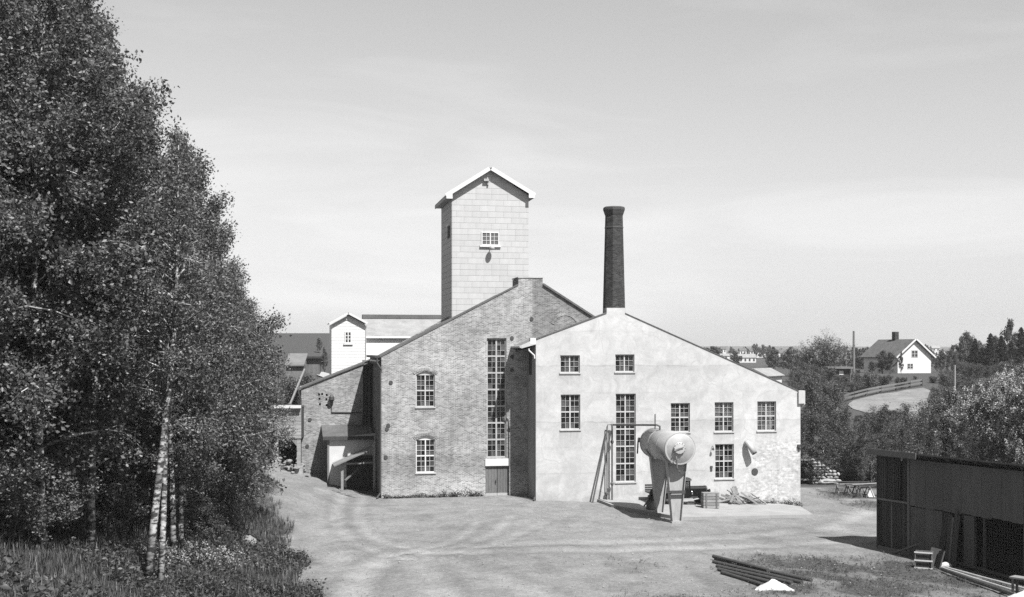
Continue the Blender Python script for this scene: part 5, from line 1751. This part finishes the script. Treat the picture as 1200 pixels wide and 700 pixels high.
# ---- the birches of the left bank ------------------------------------
BIR = [grow_tree(s, 16.0, R0, bs, 50, 36000, .105, tr=.115, crown_pow=.85) for s, R0, bs in ((1, 2.9, .10), (2, 2.6, .12), (3, 3.1, .09), (4, 2.7, .2))]
DBL = grow_tree(9, 17.0, 2.2, .42, 44, 10500, .108, tr=.15, stems=((0, 0, 1.4, .3, 1.0), (.42, .25, .5, .5, .8)))
def top_to_h(px, base, top_y):
    return (EYE - (top_y - HY) / FPX * base.y) - base.z
g = ground(172, 684)
h = top_to_h(205, g, 140)
tree_thing('birch_tree', 'white birch with two stems from one root, nearest the road on the bank', 'birch', DBL, g, 0.0, h / 17.0)
front = [  # px, depth or None, base py, top y
    (106, None, 648, -30, 'slim birch with a bare pale stem left of the double birch'),
    (203, None, 652, 158, 'thin white birch just right of the double birch'),
    (212, None, 647, 195, 'thinner birch standing close behind the single white stem'),
    (-28, 37, None, -130, None), (48, 40, None, -110, None), (92, 47, None, -70, None), (138, 49, None, 50, None), (162, 52, None, 95, None), (236, 56, None, 170, None), (205, 60, None, 150, None), (256, 62, None, 232, None),
    (275, 68, None, 305, None), (284, 75, None, 338, None), (291, 82, None, 358, None), (297, 90, None, 378, None), (20, 54, None, -90, None), (70, 60, None, -40, None), (118, 63, None, 10, None), (165, 67, None, 110, None),
    (205, 73, None, 190, None), (240, 79, None, 262, None), (268, 85, None, 322, None), (296, 92, None, 372, None), (-60, 48, None, -100, None), (140, 80, None, 130, None), (60, 75, None, 20, None), (190, 90, None, 240, None), (309, 101, None, 398, None)]
BG = 'birches along the left bank'
ORD = {138: 'ninth', 162: 'eighth', 205: 'seventh', 236: 'sixth', 256: 'fifth', 275: 'fourth', 284: 'third', 291: 'second', 297: 'nearest'}
for i, (px, d, py, ty, lab) in enumerate(front):
    if d is None: g = ground(px, py)
    else:
        kx = (px - CX) / FPX
        g = Vector((kx * d, d, float(zt(kx * d, d))))
    h = top_to_h(px, g, ty)
    sc = h / 16.0
    wide = 1.0 if d is None else min(1.12, max(1.0, 1.0 / sc))
    if lab is None and d < 95 and px in ORD and not (px == 205 and d > 70):
        lb = 'birch at the raised shed end of the skyline row' if px == 297 else ORD[px] + ' birch from the raised shed in the skyline row'
    else: lb = None
    t = tree_thing('birch_tree', lab or lb or 'leafy birch standing in the dense row of birches along the left bank', 'birch', BIR[i % 4] if lab is None else BIR[3 if i != 2 else 1], g, rng.uniform(0, 6.28), (sc * wide, sc * wide, sc), BG if lab is None else None)
# dark trees at the far left
ALD = grow_tree(31, 12.0, 3.6, .12, 46, 17000, .17, 'alder', .17, leafmat='leaf_dark', bark='dark_bark')
for i, (px, py, ty, lab) in enumerate(((22, 622, 140, 'dark broad tree with black stems at the left edge of the bank'), (-40, 600, 60, None), (72, 600, 250, 'dark tree behind the slim pale birch stem'))):
    if lab is None: lab = 'dark tree whose branches reach in from beyond the left edge'
    g = ground(px, py)
    tree_thing('alder_tree', lab, 'tree', ALD, g, i * 2.1, top_to_h(px, g, ty) / 12.0)
# ---- bushes ----------------------------------------------------------
BUSH = []
for s, lm in ((41, 'leaf_birch'), (42, 'leaf_bush'), (43, 'leaf_bush')):
    r = np.random.default_rng(s)
    st = tuple((r.normal(0, .25), r.normal(0, .25), r.normal(0, 1.0), r.normal(0, 1.0), r.uniform(.6, 1.0)) for _ in range(7))
    BUSH.append(grow_tree(s, 3.0, 1.15, .06, 16, 9000, .105, 'bush', .035, st, lm, 'dark_bark', .5))
def bush(px, py, top_y, k, label, group, wide=1.0, name='bush', d=None):
    if d is None: g = ground(px, py)
    else:
        kx = (px - CX) / FPX; g = Vector((kx * d, d, float(zt(kx * d, d))))
    h = max(.5, top_to_h(px, g, top_y))
    s = h / 3.1
    return tree_thing(name, label, 'bush', BUSH[k % 3], g, rng.uniform(0, 6.28), (s * wide, s * wide, s), group)
for i, (px, py, ty, w) in enumerate(((238, 612, 520, 1.1), (262, 597, 500, 1.1), (278, 590, 485, .9), (278, 578, 490, .8), (284, 566, 480, .6), (246, 600, 470, 1.2), (225, 610, 480, 1.2), (256, 580, 440, 1.0), (270, 572, 440, .85),
                                     (150, 622, 545, 1.2), (128, 626, 560, 1.2), (78, 632, 548, 1.2), (40, 636, 540, 1.2), (8, 640, 530, 1.2), (118, 616, 540, 1.3), (235, 630, 585, 1.3), (190, 632, 580, 1.2), (255, 622, 560, 1.1), (60, 606, 500, 1.3), (180, 612, 520, 1.2), (20, 600, 470, 1.4), (95, 602, 500, 1.4), (205, 606, 500, 1.2), (284, 570, 500, .9))):
    bush(px, py, ty, 0, 'leafy bush in the undergrowth at the foot of the birches', 'bushes under the birches', w)

# ---- valley thicket right of the mill --------------------------------
THK = [grow_tree(s, 7.0, 1.5, .12, 34, n, .11, 'thicket', .075, leafmat='leaf_thicket', bark=bk) for s, n, bk in ((51, 4600, 'twig'), (52, 2200, 'birch_bark'), (53, 5400, 'twig'), (54, 3600, 'twig'))]
def sight_top(px, r):
    """how high (in picture rows) trees may reach at this column"""
    xs = [930, 960, 985, 995, 1040, 1085, 1100, 1130, 1160, 1210]
    ys = [436, 441, 462, 488, 480, 476, 462, 450, 446, 442]
    return float(np.interp(px, xs, ys))
cnt = 0
tries = 0
r = random.Random(77)
TG = 'young trees of the valley thicket'
spots = []
while cnt < 150 and tries < 4000:
    tries += 1
    px = r.uniform(925, 1215); d = 98 + 60 * r.random() ** 1.2
    if px < 1010 and d < 108: continue
    kx = (px - CX) / FPX
    x, y = kx * d, d
    if any((x - a) ** 2 + (y - b) ** 2 < 2.6 for a, b in spots): continue
    z = float(zt(x, y))
    ty = sight_top(px, r) + r.uniform(0, 1) ** 1.5 * 70
    h = EYE - (ty - HY) / FPX * d - z
    if h < 2.0: continue
    h = min(h, r.uniform(5.5, 9.0))
    spots.append((x, y))
    s = h / 7.0
    tree_thing('thicket_tree', 'thin twiggy young tree in the dense thicket behind the yard', 'tree', THK[cnt % 4], (x, y, z - .1), r.uniform(0, 6.28), (s * 1.25, s * 1.25, s), TG)
    cnt += 1
# low brush filling the slope between them
for i in range(70):
    px = r.uniform(935, 1210); d = r.uniform(108 if px < 1010 else 101, 140)
    kx = (px - CX) / FPX; z = float(zt(kx * d, d))
    h = min(r.uniform(1.2, 2.8), EYE - (sight_top(px, r) - HY) / FPX * d - z)
    if h < .6: continue
    s = h / 3.1
    tree_thing('bush', 'low bush in the brush below the thicket', 'bush', BUSH[1 + i % 2], (kx * d, d, z), r.uniform(0, 6.28), (s * 1.5, s * 1.5, s), 'bushes of the valley brush')
# blossoming trees
def blossom_tree(loc, H, R, seed, label, nb):
    tr_, cr__, pts = grow_tree(seed, H, R, .1, 44, 15000, .16, 'alder', .14, leafmat='leaf_bush', bark='dark_bark', stems=((0, 0, .4, 0, 1), (.3, .2, -1.6, .3, .8), (-.2, .3, 1.7, -.2, .85)), crown_pow=.5)
    q = np.random.default_rng(seed + 1)
    P_ = pts[q.choice(len(pts), nb)] + q.normal(0, .22, (nb, 3))
    C = np.repeat(P_, 16, 0) + q.normal(0, .075, (nb * 16, 3)) * np.array([1, 1, 1.5])
    V, F = leaf_quads(C, .10, q, .2, .8, .3)
    tree_thing('bird_cherry', label, 'tree', (tr_, cr__), loc, 0, 1, None, mesh_np('blossoms', V, F, M['blossom']))
def on_ground(px, d):
    kx = (px - CX) / FPX; return Vector((kx * d, d, float(zt(kx * d, d))))
g = on_ground(1168, 84); blossom_tree(g, top_to_h(1168, g, 448), 3.6, 61, 'broad bird cherry full of white blossom behind the tarred shed', 2100)
g = on_ground(1218, 80); blossom_tree(g, top_to_h(1210, g, 430), 3.4, 63, 'second blossoming bird cherry at the right edge behind the shed', 2000)
g = on_ground(1112, 104); blossom_tree(g, top_to_h(1112, g, 462), 2.6, 65, 'smaller bird cherry with scattered blossom left of the broad one', 420)
g = on_ground(962, 185); blossom_tree(g, top_to_h(962, g, 410), 4.2, 67, 'rounded blossoming tree on the slope left of the flat-roofed hut', 900)

# ---- field, fence, far slope -----------------------------------------
def field():
    ring = [(993, 475), (1000, 470), (1014, 466.5), (1030, 462.5), (1048, 460.5), (1062, 457.5), (1082, 455), (1090, 458), (1086, 470), (1090, 480), (1070, 491), (1050, 488), (1030, 487), (1012, 483.5), (1000, 480)]
    P_ = [ground(px, py, 110) for px, py in ring]
    c = sum(P_, Vector()) / len(P_)
    vs, fs = [], []
    k = 6; n = len(P_)
    for j in range(k + 1):
        for p in P_:
            q = c.lerp(p, j / k); q.z = float(zt(q.x, q.y)) + .07; vs.append(q)
    for j in range(k):
        for i in range(n): fs.append((j * n + i, j * n + (i + 1) % n, (j + 1) * n + (i + 1) % n, (j + 1) * n + i))
    o = MB().add(vs, fs).obj('field', mat_basic('dry_grass', .15, .3, .35, rough=1, fine=.25, fscale=3), smooth=True)
    tag(o, kind='structure')
field()
fp = [(988, 472), (1000, 468.5), (1015, 464.5), (1032, 461), (1050, 458), (1066, 455), (1080, 452.5)]
fpts = [ground(px, py, 110) for px, py in fp]
fe = thing('rail_fence', 'wooden rail fence along the upper edge of the pale field', 'fence', fpts[0])
for p in fpts:
    q = p - fpts[0]; MB().box(q.x - .12, q.x + .12, q.y - .12, q.y + .12, q.z - .2, q.z + 1.0).obj('post', M['tar'], fe)
for p0, p1 in zip(fpts[:-1], fpts[1:]):
    for z in (.45, .9):
        MB().beam(p0 - fpts[0] + Vector((0, -.14, z)), p1 - fpts[0] + Vector((0, -.14, z)), .08, .22).obj('rail', M['grey_wood'], fe)
for i in range(150):                                          # bushes along the slope under the house
    px = r.uniform(938, 1215); d = r.uniform(128, 207)
    kx = (px - CX) / FPX; z = float(zt(kx * d, d))
    gy = HY + (EYE - z) / d * FPX
    top = float(np.interp(px, [940, 985, 1015, 1045, 1095, 1130, 1210], [420, 428, 434, 440, 440, 424, 420]))
    ty = max(top, gy - r.uniform(6, 26))
    if 985 < px < 1095 and gy > 440 and ty < 490 and gy > float(np.interp(px, [985, 1000, 1030, 1062, 1095], [470, 464, 458, 454, 451])): continue
    h = EYE - (ty - HY) / FPX * d - z
    if h < .5: continue
    h = min(h, 5.0); s = h / 3.1
    tree_thing('bush', 'bush on the grassy slope above the field', 'bush', BUSH[1 + i % 2], (kx * d, d, z - .1), r.uniform(0, 6.28), (s * 1.2, s * 1.2, s), 'bushes on the slope')
# ---- white house on the slope ----------------------------------------
hd = 208.0
a0 = at(1052, 418, hd)
HA = R_(-30) + 0.0
hz0 = float(zt(a0.x, a0.y))
FH = Frame(a0.x, a0.y, R_(20))
house = thing('white_house', 'small white gabled house with a dark roof on the slope at the right', 'house', (a0.x, a0.y, 0), R_(20))
gw = FH.u(1091); zb = FH.z(1070, 440) - 1.0; ze = FH.z(1052, 417); zp = FH.z(1072, 398.5)
HL = 9.5
pk = (gw / 2, zp)
facade('gable_wall', [(0, zb), (gw, zb), (gw, ze), pk, (0, ze)], [], .2, M['white'], house)
MB().box(0.01, .2, .203, HL, zb, ze).obj('side_wall', M['white'], house)
MB().box(gw - .2, gw - .01, .203, HL, zb, ze).obj('side_wall', M['white'], house)
slope((0, ze), pk, .18, -.5, HL + .4, 'roof', M['roof'], house, .7, 0)
slope((gw, ze), pk, .18, -.5, HL + .4, 'roof', M['roof'], house, .7, 0)
slope((0, ze - .02), pk, .26, -.58, -.503, 'barge_board', M['white'], house, .7, 0)
slope((gw, ze - .02), pk, .26, -.58, -.503, 'barge_board', M['white'], house, .7, 0)
MB().box(gw / 2 - .4, gw / 2 + .4, HL * .5, HL * .5 + .9, zp - .5, zp + 1.5).obj('chimney', M['brick_stack'], house)
for (x0, y0, x1, y1) in ((1068, 410.5, 1075.5, 419), (1063, 426, 1070, 432.5)):
    rr = rect(FH, x0, y0, x1, y1)
    w = MB().box(rr[0], rr[1], -.05, -.002, rr[2], rr[3]).obj('window', M['sash'], house)
    m2 = (rr[0] + rr[1]) / 2
    for q0, q1 in ((rr[0] + .1, m2 - .06), (m2 + .06, rr[1] - .1)):
        zq = (rr[2] + rr[3]) / 2
        MB().box(q0, q1, -.06, -.052, rr[2] + .1, zq - .04).obj('pane', M['dark'], w)
        MB().box(q0, q1, -.06, -.052, zq + .04, rr[3] - .1).obj('pane', M['dark'], w)
MB().box(-.3, gw + .3, -.3, HL, zb - 1.5, zb + .3).obj('foundation', M['concrete'], house)
# trees round the house
MID = [grow_tree(s, 6.0, 2.0, .12, 30, 5200, .2, k, .11, leafmat=lm, bark='dark_bark') for s, k, lm in ((71, 'alder', 'leaf_bush'), (72, 'birch', 'leaf_thicket'), (73, 'alder', 'leaf_thicket'))]
def mid(px, d, ty, k, label, group=None, wide=1.0):
    g = on_ground(px, d); s = max(.3, top_to_h(px, g, ty) / 6.1)
    return tree_thing('leafy_tree', label, 'tree', MID[k % 3], g, r.uniform(0, 6.28), (s * wide, s * wide, s), group)
mid(1034, 202, 411, 1, 'bushy tree before the side wall of the white house', None, 1.5)
mid(1043, 200, 413, 0, 'leafy tree close to the left gable corner of the white house')
mid(1056, 203, 412, 1, 'thin climbing tree against the left of the house gable', None, .45)
mid(1022, 205, 424, 2, 'low tree at the far left end of the house roof', None, 1.3)
for i, (px, d, ty) in enumerate(((1104, 215, 412), (1116, 225, 405), (1128, 230, 396), (1133, 240, 390), (1145, 235, 402), (1165, 230, 395), (1110, 205, 425), (1098, 230, 420), (1156, 215, 410), (1172, 222, 404), (1186, 215, 400), (1205, 215, 396), (1120, 208, 420), (1195, 225, 402))):
    mid(px, d, ty, i, 'leafy tree in the garden wood right of the white house', 'trees right of the house', .9)
mid(1183, 232, 375, 1, 'tall pale tree rising behind the dark spruces', None, .75)
SPR = [grow_tree(s, 10.0, 2.1, .05, 95, 13000, .34, 'spruce', .14, leafmat='needle', bark='dark_bark') for s in (81, 82)]
for i, (px, d, ty, lab) in enumerate(((1142, 205, 397, 'slim dark spruce nearest the white house'), (1161, 203, 391, 'tall dark spruce, second from the house'), (1174, 206, 393.5, 'dark spruce third from the house'),
                                      (1196, 202, 384, 'broad dark spruce at the right edge'), (1151, 210, 407, 'small spruce between the first two'), (1168, 212, 402, 'low spruce behind the second tall one'), (1185, 208, 400, 'low spruce left of the broad edge one'))):
    g = on_ground(px, d); s = top_to_h(px, g, ty) / 10.0
    tree_thing('spruce_tree', lab, 'spruce', SPR[i % 2], g, i * 1.3, (s * 1.05, s * 1.05, s), None)
# poles
for (px, d, ty, by, rad, lab) in ((1000.5, 190, 388, 432, .22, 'tall bare utility pole left of the white house'), (1119, 130, 428, 468, .12, 'pale post standing among the bushes below the house'), (991.5, 230, 412, 428, .1, 'short thin pole beside the utility pole')):
    g = on_ground(px, d)
    o = MB().tube([(0, 0, -.3), (0, 0, top_to_h(px, g, ty) * .5), (0, 0, top_to_h(px, g, ty))], [rad, rad * .9, rad * .75], 8).obj('wooden_pole', M['grey_wood'] if rad > .2 else M['old_wood'], loc=g)
    tag(o, lab, 'pole')
# hut with a flat roof
g = on_ground(984, 175)
hu = thing('flat_hut', 'low dark hut with a flat overhanging roof among bushes', 'hut', g)
w_ = 1.6
MB().box(-w_, w_, 0, 2.4, -.5, 2.0).obj('wall', M['tar'], hu)
zz = EYE - (431.5 - HY) / FPX * 175 - g.z
MB().box(-w_ * 1.15, w_ * 1.15, -.5, 2.8, zz - .1, zz + .18).obj('roof', M['grey_wood'], hu)
for x in (-w_, w_ - .12): MB().box(x, x + .12, -.1, 0, -.5, zz - .11).obj('post', M['grey_wood'], hu)
MB().box(-.1, .55, -.03, -.003, zz - 1.0, zz - .4).obj('window', M['white'], hu)
MB().box(-w_, w_, .003, 2.4, 2.003, zz - .11).obj('upper_wall', M['tar'], hu)

# ---- distant town on its wooded hill ---------------------------------
def far_house(px, py_eave, d, wpx, hpx, roofpx, label, rot=0.0, roof='roof_pale', win=True):
    w = wpx / FPX * d; h = hpx / FPX * d; rh = roofpx / FPX * d
    c = at(px, py_eave, d)
    t = thing('town_house', label, 'house', (c.x, c.y, c.z), R_(rot))
    dep = min(w * .8, 9.0)
    MB().box(-w / 2, w / 2, 0, dep, -h - 5, 0).obj('wall', M['white'], t)
    MB().prism([(-.35, -.1), (dep + .35, -.1), (dep / 2, rh)], 'x', -w / 2 - .3, w / 2 + .3).obj('roof', M[roof], t)
    if win:
        n = max(2, int(wpx / 4.5))
        for i in range(n):
            x = -w / 2 + w * (i + .5) / n
            MB().box(x - w / n * .2, x + w / n * .2, -.06, -.003, -h * .75, -h * .25).obj('window', M['dark'], t)
    return t
TH = [(848, 409, 760, 6, 5, 3, 'tiny white gabled house highest on the left of the town hill', 0, 'roof'), (851, 417, 640, 16, 5, 2.5, 'long pale low block just above the mill roof slope', 0, 'roof_pale'),
      (871, 411, 760, 8, 5, 3, 'small white house left of the long block on the ridge', 10, 'roof'), (888, 411.5, 760, 18, 4, 3, 'long white block on the ridge among trees', 0, 'roof'),
      (876, 419, 560, 20, 6, 4, 'pale-roofed house with white walls in mid-hill', 0, 'roof_pale'), (919, 413.5, 780, 13, 5, 4, 'dark-roofed house left of the double-gabled white one', 0, 'roof'),
      (938, 413.5, 770, 19, 5, 4, 'wide white house with dark roof right of middle on the ridge', 0, 'roof'), (956, 412, 850, 9, 4, 2.5, 'small white house on the ridge behind the blossoming tree', 0, 'roof_pale'),
      (980, 412, 880, 7, 4, 2.5, 'tiny white house left of the utility pole', 0, 'roof'), (1097, 408, 800, 9, 4, 3, 'white house glimpsed right of the near white house', 0, 'roof_pale'),
      (1110, 411, 700, 7, 4, 3, 'tiny pale house beside the garden wood', 0, 'roof'), (921, 440, 330, 11, 5, 4, 'pale gabled house half hidden in bushes below the town hill', 25, 'roof_pale'),
      (1126, 405, 900, 8, 4, 2.5, 'white house on the skyline left of the spruces', 0, 'roof_pale')]
for q in TH: far_house(*q)
c = at(883, 439.5, 118.0)
nb_ = thing('pale_outbuilding', 'white gabled outbuilding with pale roof peeping over the mill roof', 'building', (c.x, c.y, 0), R_(-30))
MB().prism([(-1.3, -2), (1.3, -2), (1.3, c.z - .1), (0, c.z + .55), (-1.3, c.z - .1)], 'y', 0, 5).obj('wall', M['white'], nb_)
for s_ in (-1, 1):
    slope((s_ * 1.3, c.z - .1), (0, c.z + .55), .1, -.25, 5.3, 'roof', M['roof_pale'], nb_, .25, 0)
FARM = [grow_tree(s, 8.0, 2.9, .08, 20, 1500, .62, k, .12, leafmat='leaf_far', bark='twig') for s, k in ((91, 'alder'), (92, 'birch'), (93, 'alder'))]
CONE = grow_tree(94, 9.0, 1.7, .05, 40, 1600, .55, 'spruce', .12, leafmat='needle', bark='dark_bark')
tops_x = [800, 830, 842, 860, 876, 892, 905, 915, 930, 945, 960, 975, 990, 1010, 1030, 1060, 1100, 1130, 1210]
tops_y = [412, 410, 407, 405, 407, 405, 409, 412, 409, 411, 409, 411, 409, 411, 411, 408, 407, 403, 400]
hb = [(q[0], q[1], q[2], q[3], q[4]) for q in TH]
k = 0
for i in range(2500):
    if k >= 290: break
    px = r.uniform(805, 1040) if i % 4 else r.uniform(1040, 1215)
    d = 280 + 590 * r.random() ** 0.9
    kx = (px - CX) / FPX
    z = float(zt(kx * d, d))
    lim = np.interp(px, tops_x, tops_y) - 4 + r.random() ** 1.25 * 15
    base_y = HY + (EYE - z) / d * FPX
    h = EYE - (lim - HY) / FPX * d - z
    if h < 2.5: continue
    h = min(h, r.uniform(6.5, 12))
    ty = HY - (z + h - EYE) / d * FPX
    wpx = 2.9 * h / 8 / d * FPX
    if r.random() > .1 and any(abs(px - q[0]) < q[3] / 2 + wpx * .45 and d < q[2] and ty < q[1] + q[4] * .25 for q in hb): continue
    s = h / (9.0 if k % 6 == 5 else 8.0)
    t = tree_thing('distant_spruce' if k % 6 == 5 else 'distant_tree', 'dark pointed spruce in the far wood on the town hill' if k % 6 == 5 else 'rounded leafy tree in the far wood around the town hill', 'spruce' if k % 6 == 5 else 'tree',
                   CONE if k % 6 == 5 else FARM[k % 3], (kx * d, d, z - .2), r.uniform(0, 6.28), (s * 1.1, s * 1.1, s), 'spruces on the town hill' if k % 6 == 5 else 'trees on the town hill')
    k += 1
# ---- behind the mill on the left --------------------------------------
g = on_ground(365, 128)
ba = thing('dark_barn', 'small dark boarded barn with a flat roof edge behind the brick wing', 'barn', (g.x, g.y, 0), R_(6))
FBn = Frame(g.x, g.y, R_(6))
b0, b1, bz0, bz1 = FBn.u(359), FBn.u(374.5), FBn.z(366, 440), FBn.z(366, 420)
n = 10
for i in range(n):
    MB().box(b0 + (b1 - b0) * i / n + .01, b0 + (b1 - b0) * (i + 1) / n - .01, 0, .04 + .01 * (i % 2), bz0 - 1, bz1).obj('plank', M['grey_wood'], ba)
MB().box(b0 + .02, b1 - .02, .06, 3.5, bz0 - 1, bz1 - .02).obj('wall', M['tar'], ba)
MB().prism([(-.4, bz1 - .02), (-.4, bz1 + .2), (4, bz1 - .1), (4, bz1 - .32)], 'x', b0 - .3, b1 + .2).obj('roof', M['tar'], ba)
g = on_ground(342, 118)
c = at(346, 428, 118)
sh = thing('pale_roof_shed', 'low shed with a pale sloping roof partly hidden by birches', 'shed', (c.x, c.y, c.z), R_(4))
MB().box(-.9, .8, 0, 3, -3.5, -.02).obj('wall', M['grey_wood'], sh)
MB().prism([(-.3, -.1), (3.3, 1.0), (3.3, 1.15), (-.3, .05)], 'x', -1.0, .9).obj('roof', mat_basic('weathered_roof', .13, .2, 1.2), sh)
mid(380, 132, 407, 1, 'thin leafy tree behind the barn beside the white hoist tower', None, .55)
mid(374, 150, 412, 2, 'small leafy tree further back behind the barn', None, .8)
bush(348, 0, 436, 1, 'dark bush on the slope below the pale-roofed shed', None, 1.1, d=112)
A_, B_ = at(357, 433, 112), at(340, 474, 98)
o = MB().beam((0, 0, 0), B_ - A_, .14, .14).obj('leaning_pole', M['old_wood'], loc=A_)
tag(o, 'long pale pole slanting down the slope to the raised shed', 'pole')
rp = [(368, 437.5), (378, 437), (392, 441), (386, 446), (372, 441)]
P_ = [ground(px, py, 100) for px, py in rp]
tag(MB().add([p + Vector((0, 0, .12)) for p in P_], [tuple(range(len(P_)))]).obj('path', mat_basic('pale_path', .28, .1, 1, bmp=.1)), kind='structure')

# ---- grass and weeds ---------------------------------------------------
def tufts(name, n, region, size, blades, mat, label, seed, broad=False, mask=None):
    q = np.random.default_rng(seed)
    x0, x1, y0, y1 = region
    X = q.uniform(x0, x1, n * 3); Y = y0 + (y1 - y0) * q.random(n * 3) ** 1.5
    w = mask(X, Y)
    keep = q.random(n * 3) < w
    X, Y = X[keep][:n], Y[keep][:n]
    Z = zt(X, Y)
    m = len(X)
    hs = size * (0.5 + q.random(m)) * (0.15 + 1.7 * VN(X, Y, .55, 3))
    C = np.stack([X, Y, Z], -1)
    if broad:
        k = blades
        P0 = np.repeat(C, k, 0) + q.normal(0, 1, (m * k, 3)) * np.repeat(hs, k)[:, None] * np.array([.35, .35, .0])
        P0[:, 2] += np.repeat(hs, k) * q.random(m * k) * .9
        V, F = leaf_quads(P0, size * .42, q, .35, .55, .5)
    else:
        k = blades
        az = q.uniform(0, 6.28, m * k); ln = np.repeat(hs, k) * q.uniform(.6, 1.2, m * k)
        b0 = np.repeat(C, k, 0) + np.stack([np.cos(az), np.sin(az), 0 * az], -1) * (.03 + .05 * q.random((m * k, 1)))
        out = np.stack([np.cos(az), np.sin(az), 0 * az], -1)
        side = np.stack([-np.sin(az), np.cos(az), 0 * az], -1) * (size * .028)
        lean = q.uniform(.1, .6, m * k)[:, None]
        mid_ = b0 + out * ln[:, None] * lean * .35 + np.array([0, 0, 1]) * ln[:, None] * .6
        tip = b0 + out * ln[:, None] * lean + np.array([0, 0, 1]) * ln[:, None] * (1 - .3 * lean)
        V = np.stack([b0 - side - np.array([0, 0, .03]), b0 + side - np.array([0, 0, .03]), mid_ + side * .8, mid_ - side * .8, tip], 1).reshape(-1, 3)
        i = np.arange(m * k)[:, None] * 5
        F = np.concatenate([i + np.array([0, 1, 2]), i + np.array([0, 2, 3]), i + np.array([3, 2, 4])], 0)
    o = link(name, mesh_np(name, V, F, M[mat]))
    return tag(o, label, name.replace('_', ' '), kind='stuff')
bankm = lambda x, y: weed_mask(x, y) * (edge_x(y) - x > -1.2) * (0.7 + .3 * (VN(x, y, .35, 3) > .42))
tufts('grass', 36000, (-30, -4, 17, 84), .40, 5, 'grass', 'long grass growing over the left bank', 1, mask=bankm)
tufts('weeds', 26000, (-26, -4, 17, 62), .34, 10, 'weed', 'leafy weeds covering the near left bank', 2, True, mask=lambda x, y: bankm(x, y) * (VN(x + 30, y, .25, 3) > .45))
rightm = lambda x, y: weed_mask(x, y) * (edge_x(y) - x < -2) * (1 - sstep(97, 99, y))
tufts('ground_weeds', 9000, (-4, 27, 46, 98), .13, 7, 'weed', 'low weeds creeping over the dirt at the lower right', 3, True, mask=rightm)
tufts('dirt_grass', 5000, (-4, 27, 46, 98), .16, 4, 'grass', 'thin grass sprouting from the dirt at the lower right', 4, mask=rightm)
def flowers():
    q = np.random.default_rng(8)
    C = []
    for i in range(420):
        t = q.random(); px = q.normal(225 + 55 * q.uniform(-1, 1), 16); py = 658 + (px - 225) * .12 + q.normal(0, 7)
        g = ground(px, py); C.append((g.x, g.y, g.z + .2 + .3 * q.random()))
    C = np.repeat(np.array(C), 5, 0) + q.normal(0, .045, (len(C) * 5, 3))
    V, F = leaf_quads(C, .07, q, .8, .9, .3)
    tag(link('wildflowers', mesh_np('wildflowers', V, F, M['flower'])), 'small white wildflowers in the grass before the birch stems', 'wildflowers', kind='stuff')
flowers()
def wall_foot():
    """tufts along the foot of the walls"""
    q = np.random.default_rng(15); C = []
    for i in range(520):
        t = q.random()
        if i % 2: w = FB.world(FB.u(450 + 115 * t), -.05 - .25 * q.random() ** 2)
        else:
            w = FS.world(FS.u(870 + 66 * t), -.1 - .5 * q.random())
        z = float(zt(w.x, w.y)); hh = (.15 + .3 * q.random()) * (.4 + VN(np.array([w.x]), np.array([w.y]), .9, 2)[0] ** 2 * 2)
        for _ in range(8): C.append((w.x + q.normal(0, .08), w.y + q.normal(0, .06), z + hh * q.random()))
    V, F = leaf_quads(np.array(C), .10, q, .2, .4, .4)
    tag(link('wall_weeds', mesh_np('wall_weeds', V, F, M['weed'])), 'dark weeds along the foot of the mill walls', 'weeds', kind='stuff')
wall_foot()

# ------------------------------------------------------------------ summer haze over the valley
def build_haze():
    m = bpy.data.materials.new('haze_air')
    m.use_nodes = True
    nt = m.node_tree
    nt.nodes.remove(nt.nodes['Principled BSDF'])
    v = nt.nodes.new('ShaderNodeVolumePrincipled')
    v.inputs['Color'].default_value = (0.92, 0.92, 0.92, 1)
    v.inputs['Density'].default_value = 0.00020
    v.inputs['Anisotropy'].default_value = 0.2
    nt.links.new(v.outputs[0], nt.nodes['Material Output'].inputs['Volume'])
    o = MB().box(-2600, 2600, -700, 3600, -12.0, 75.0).obj('haze', m)
    tag(o, 'thin summer haze that pales the far hills', 'haze', kind='stuff')
build_haze()
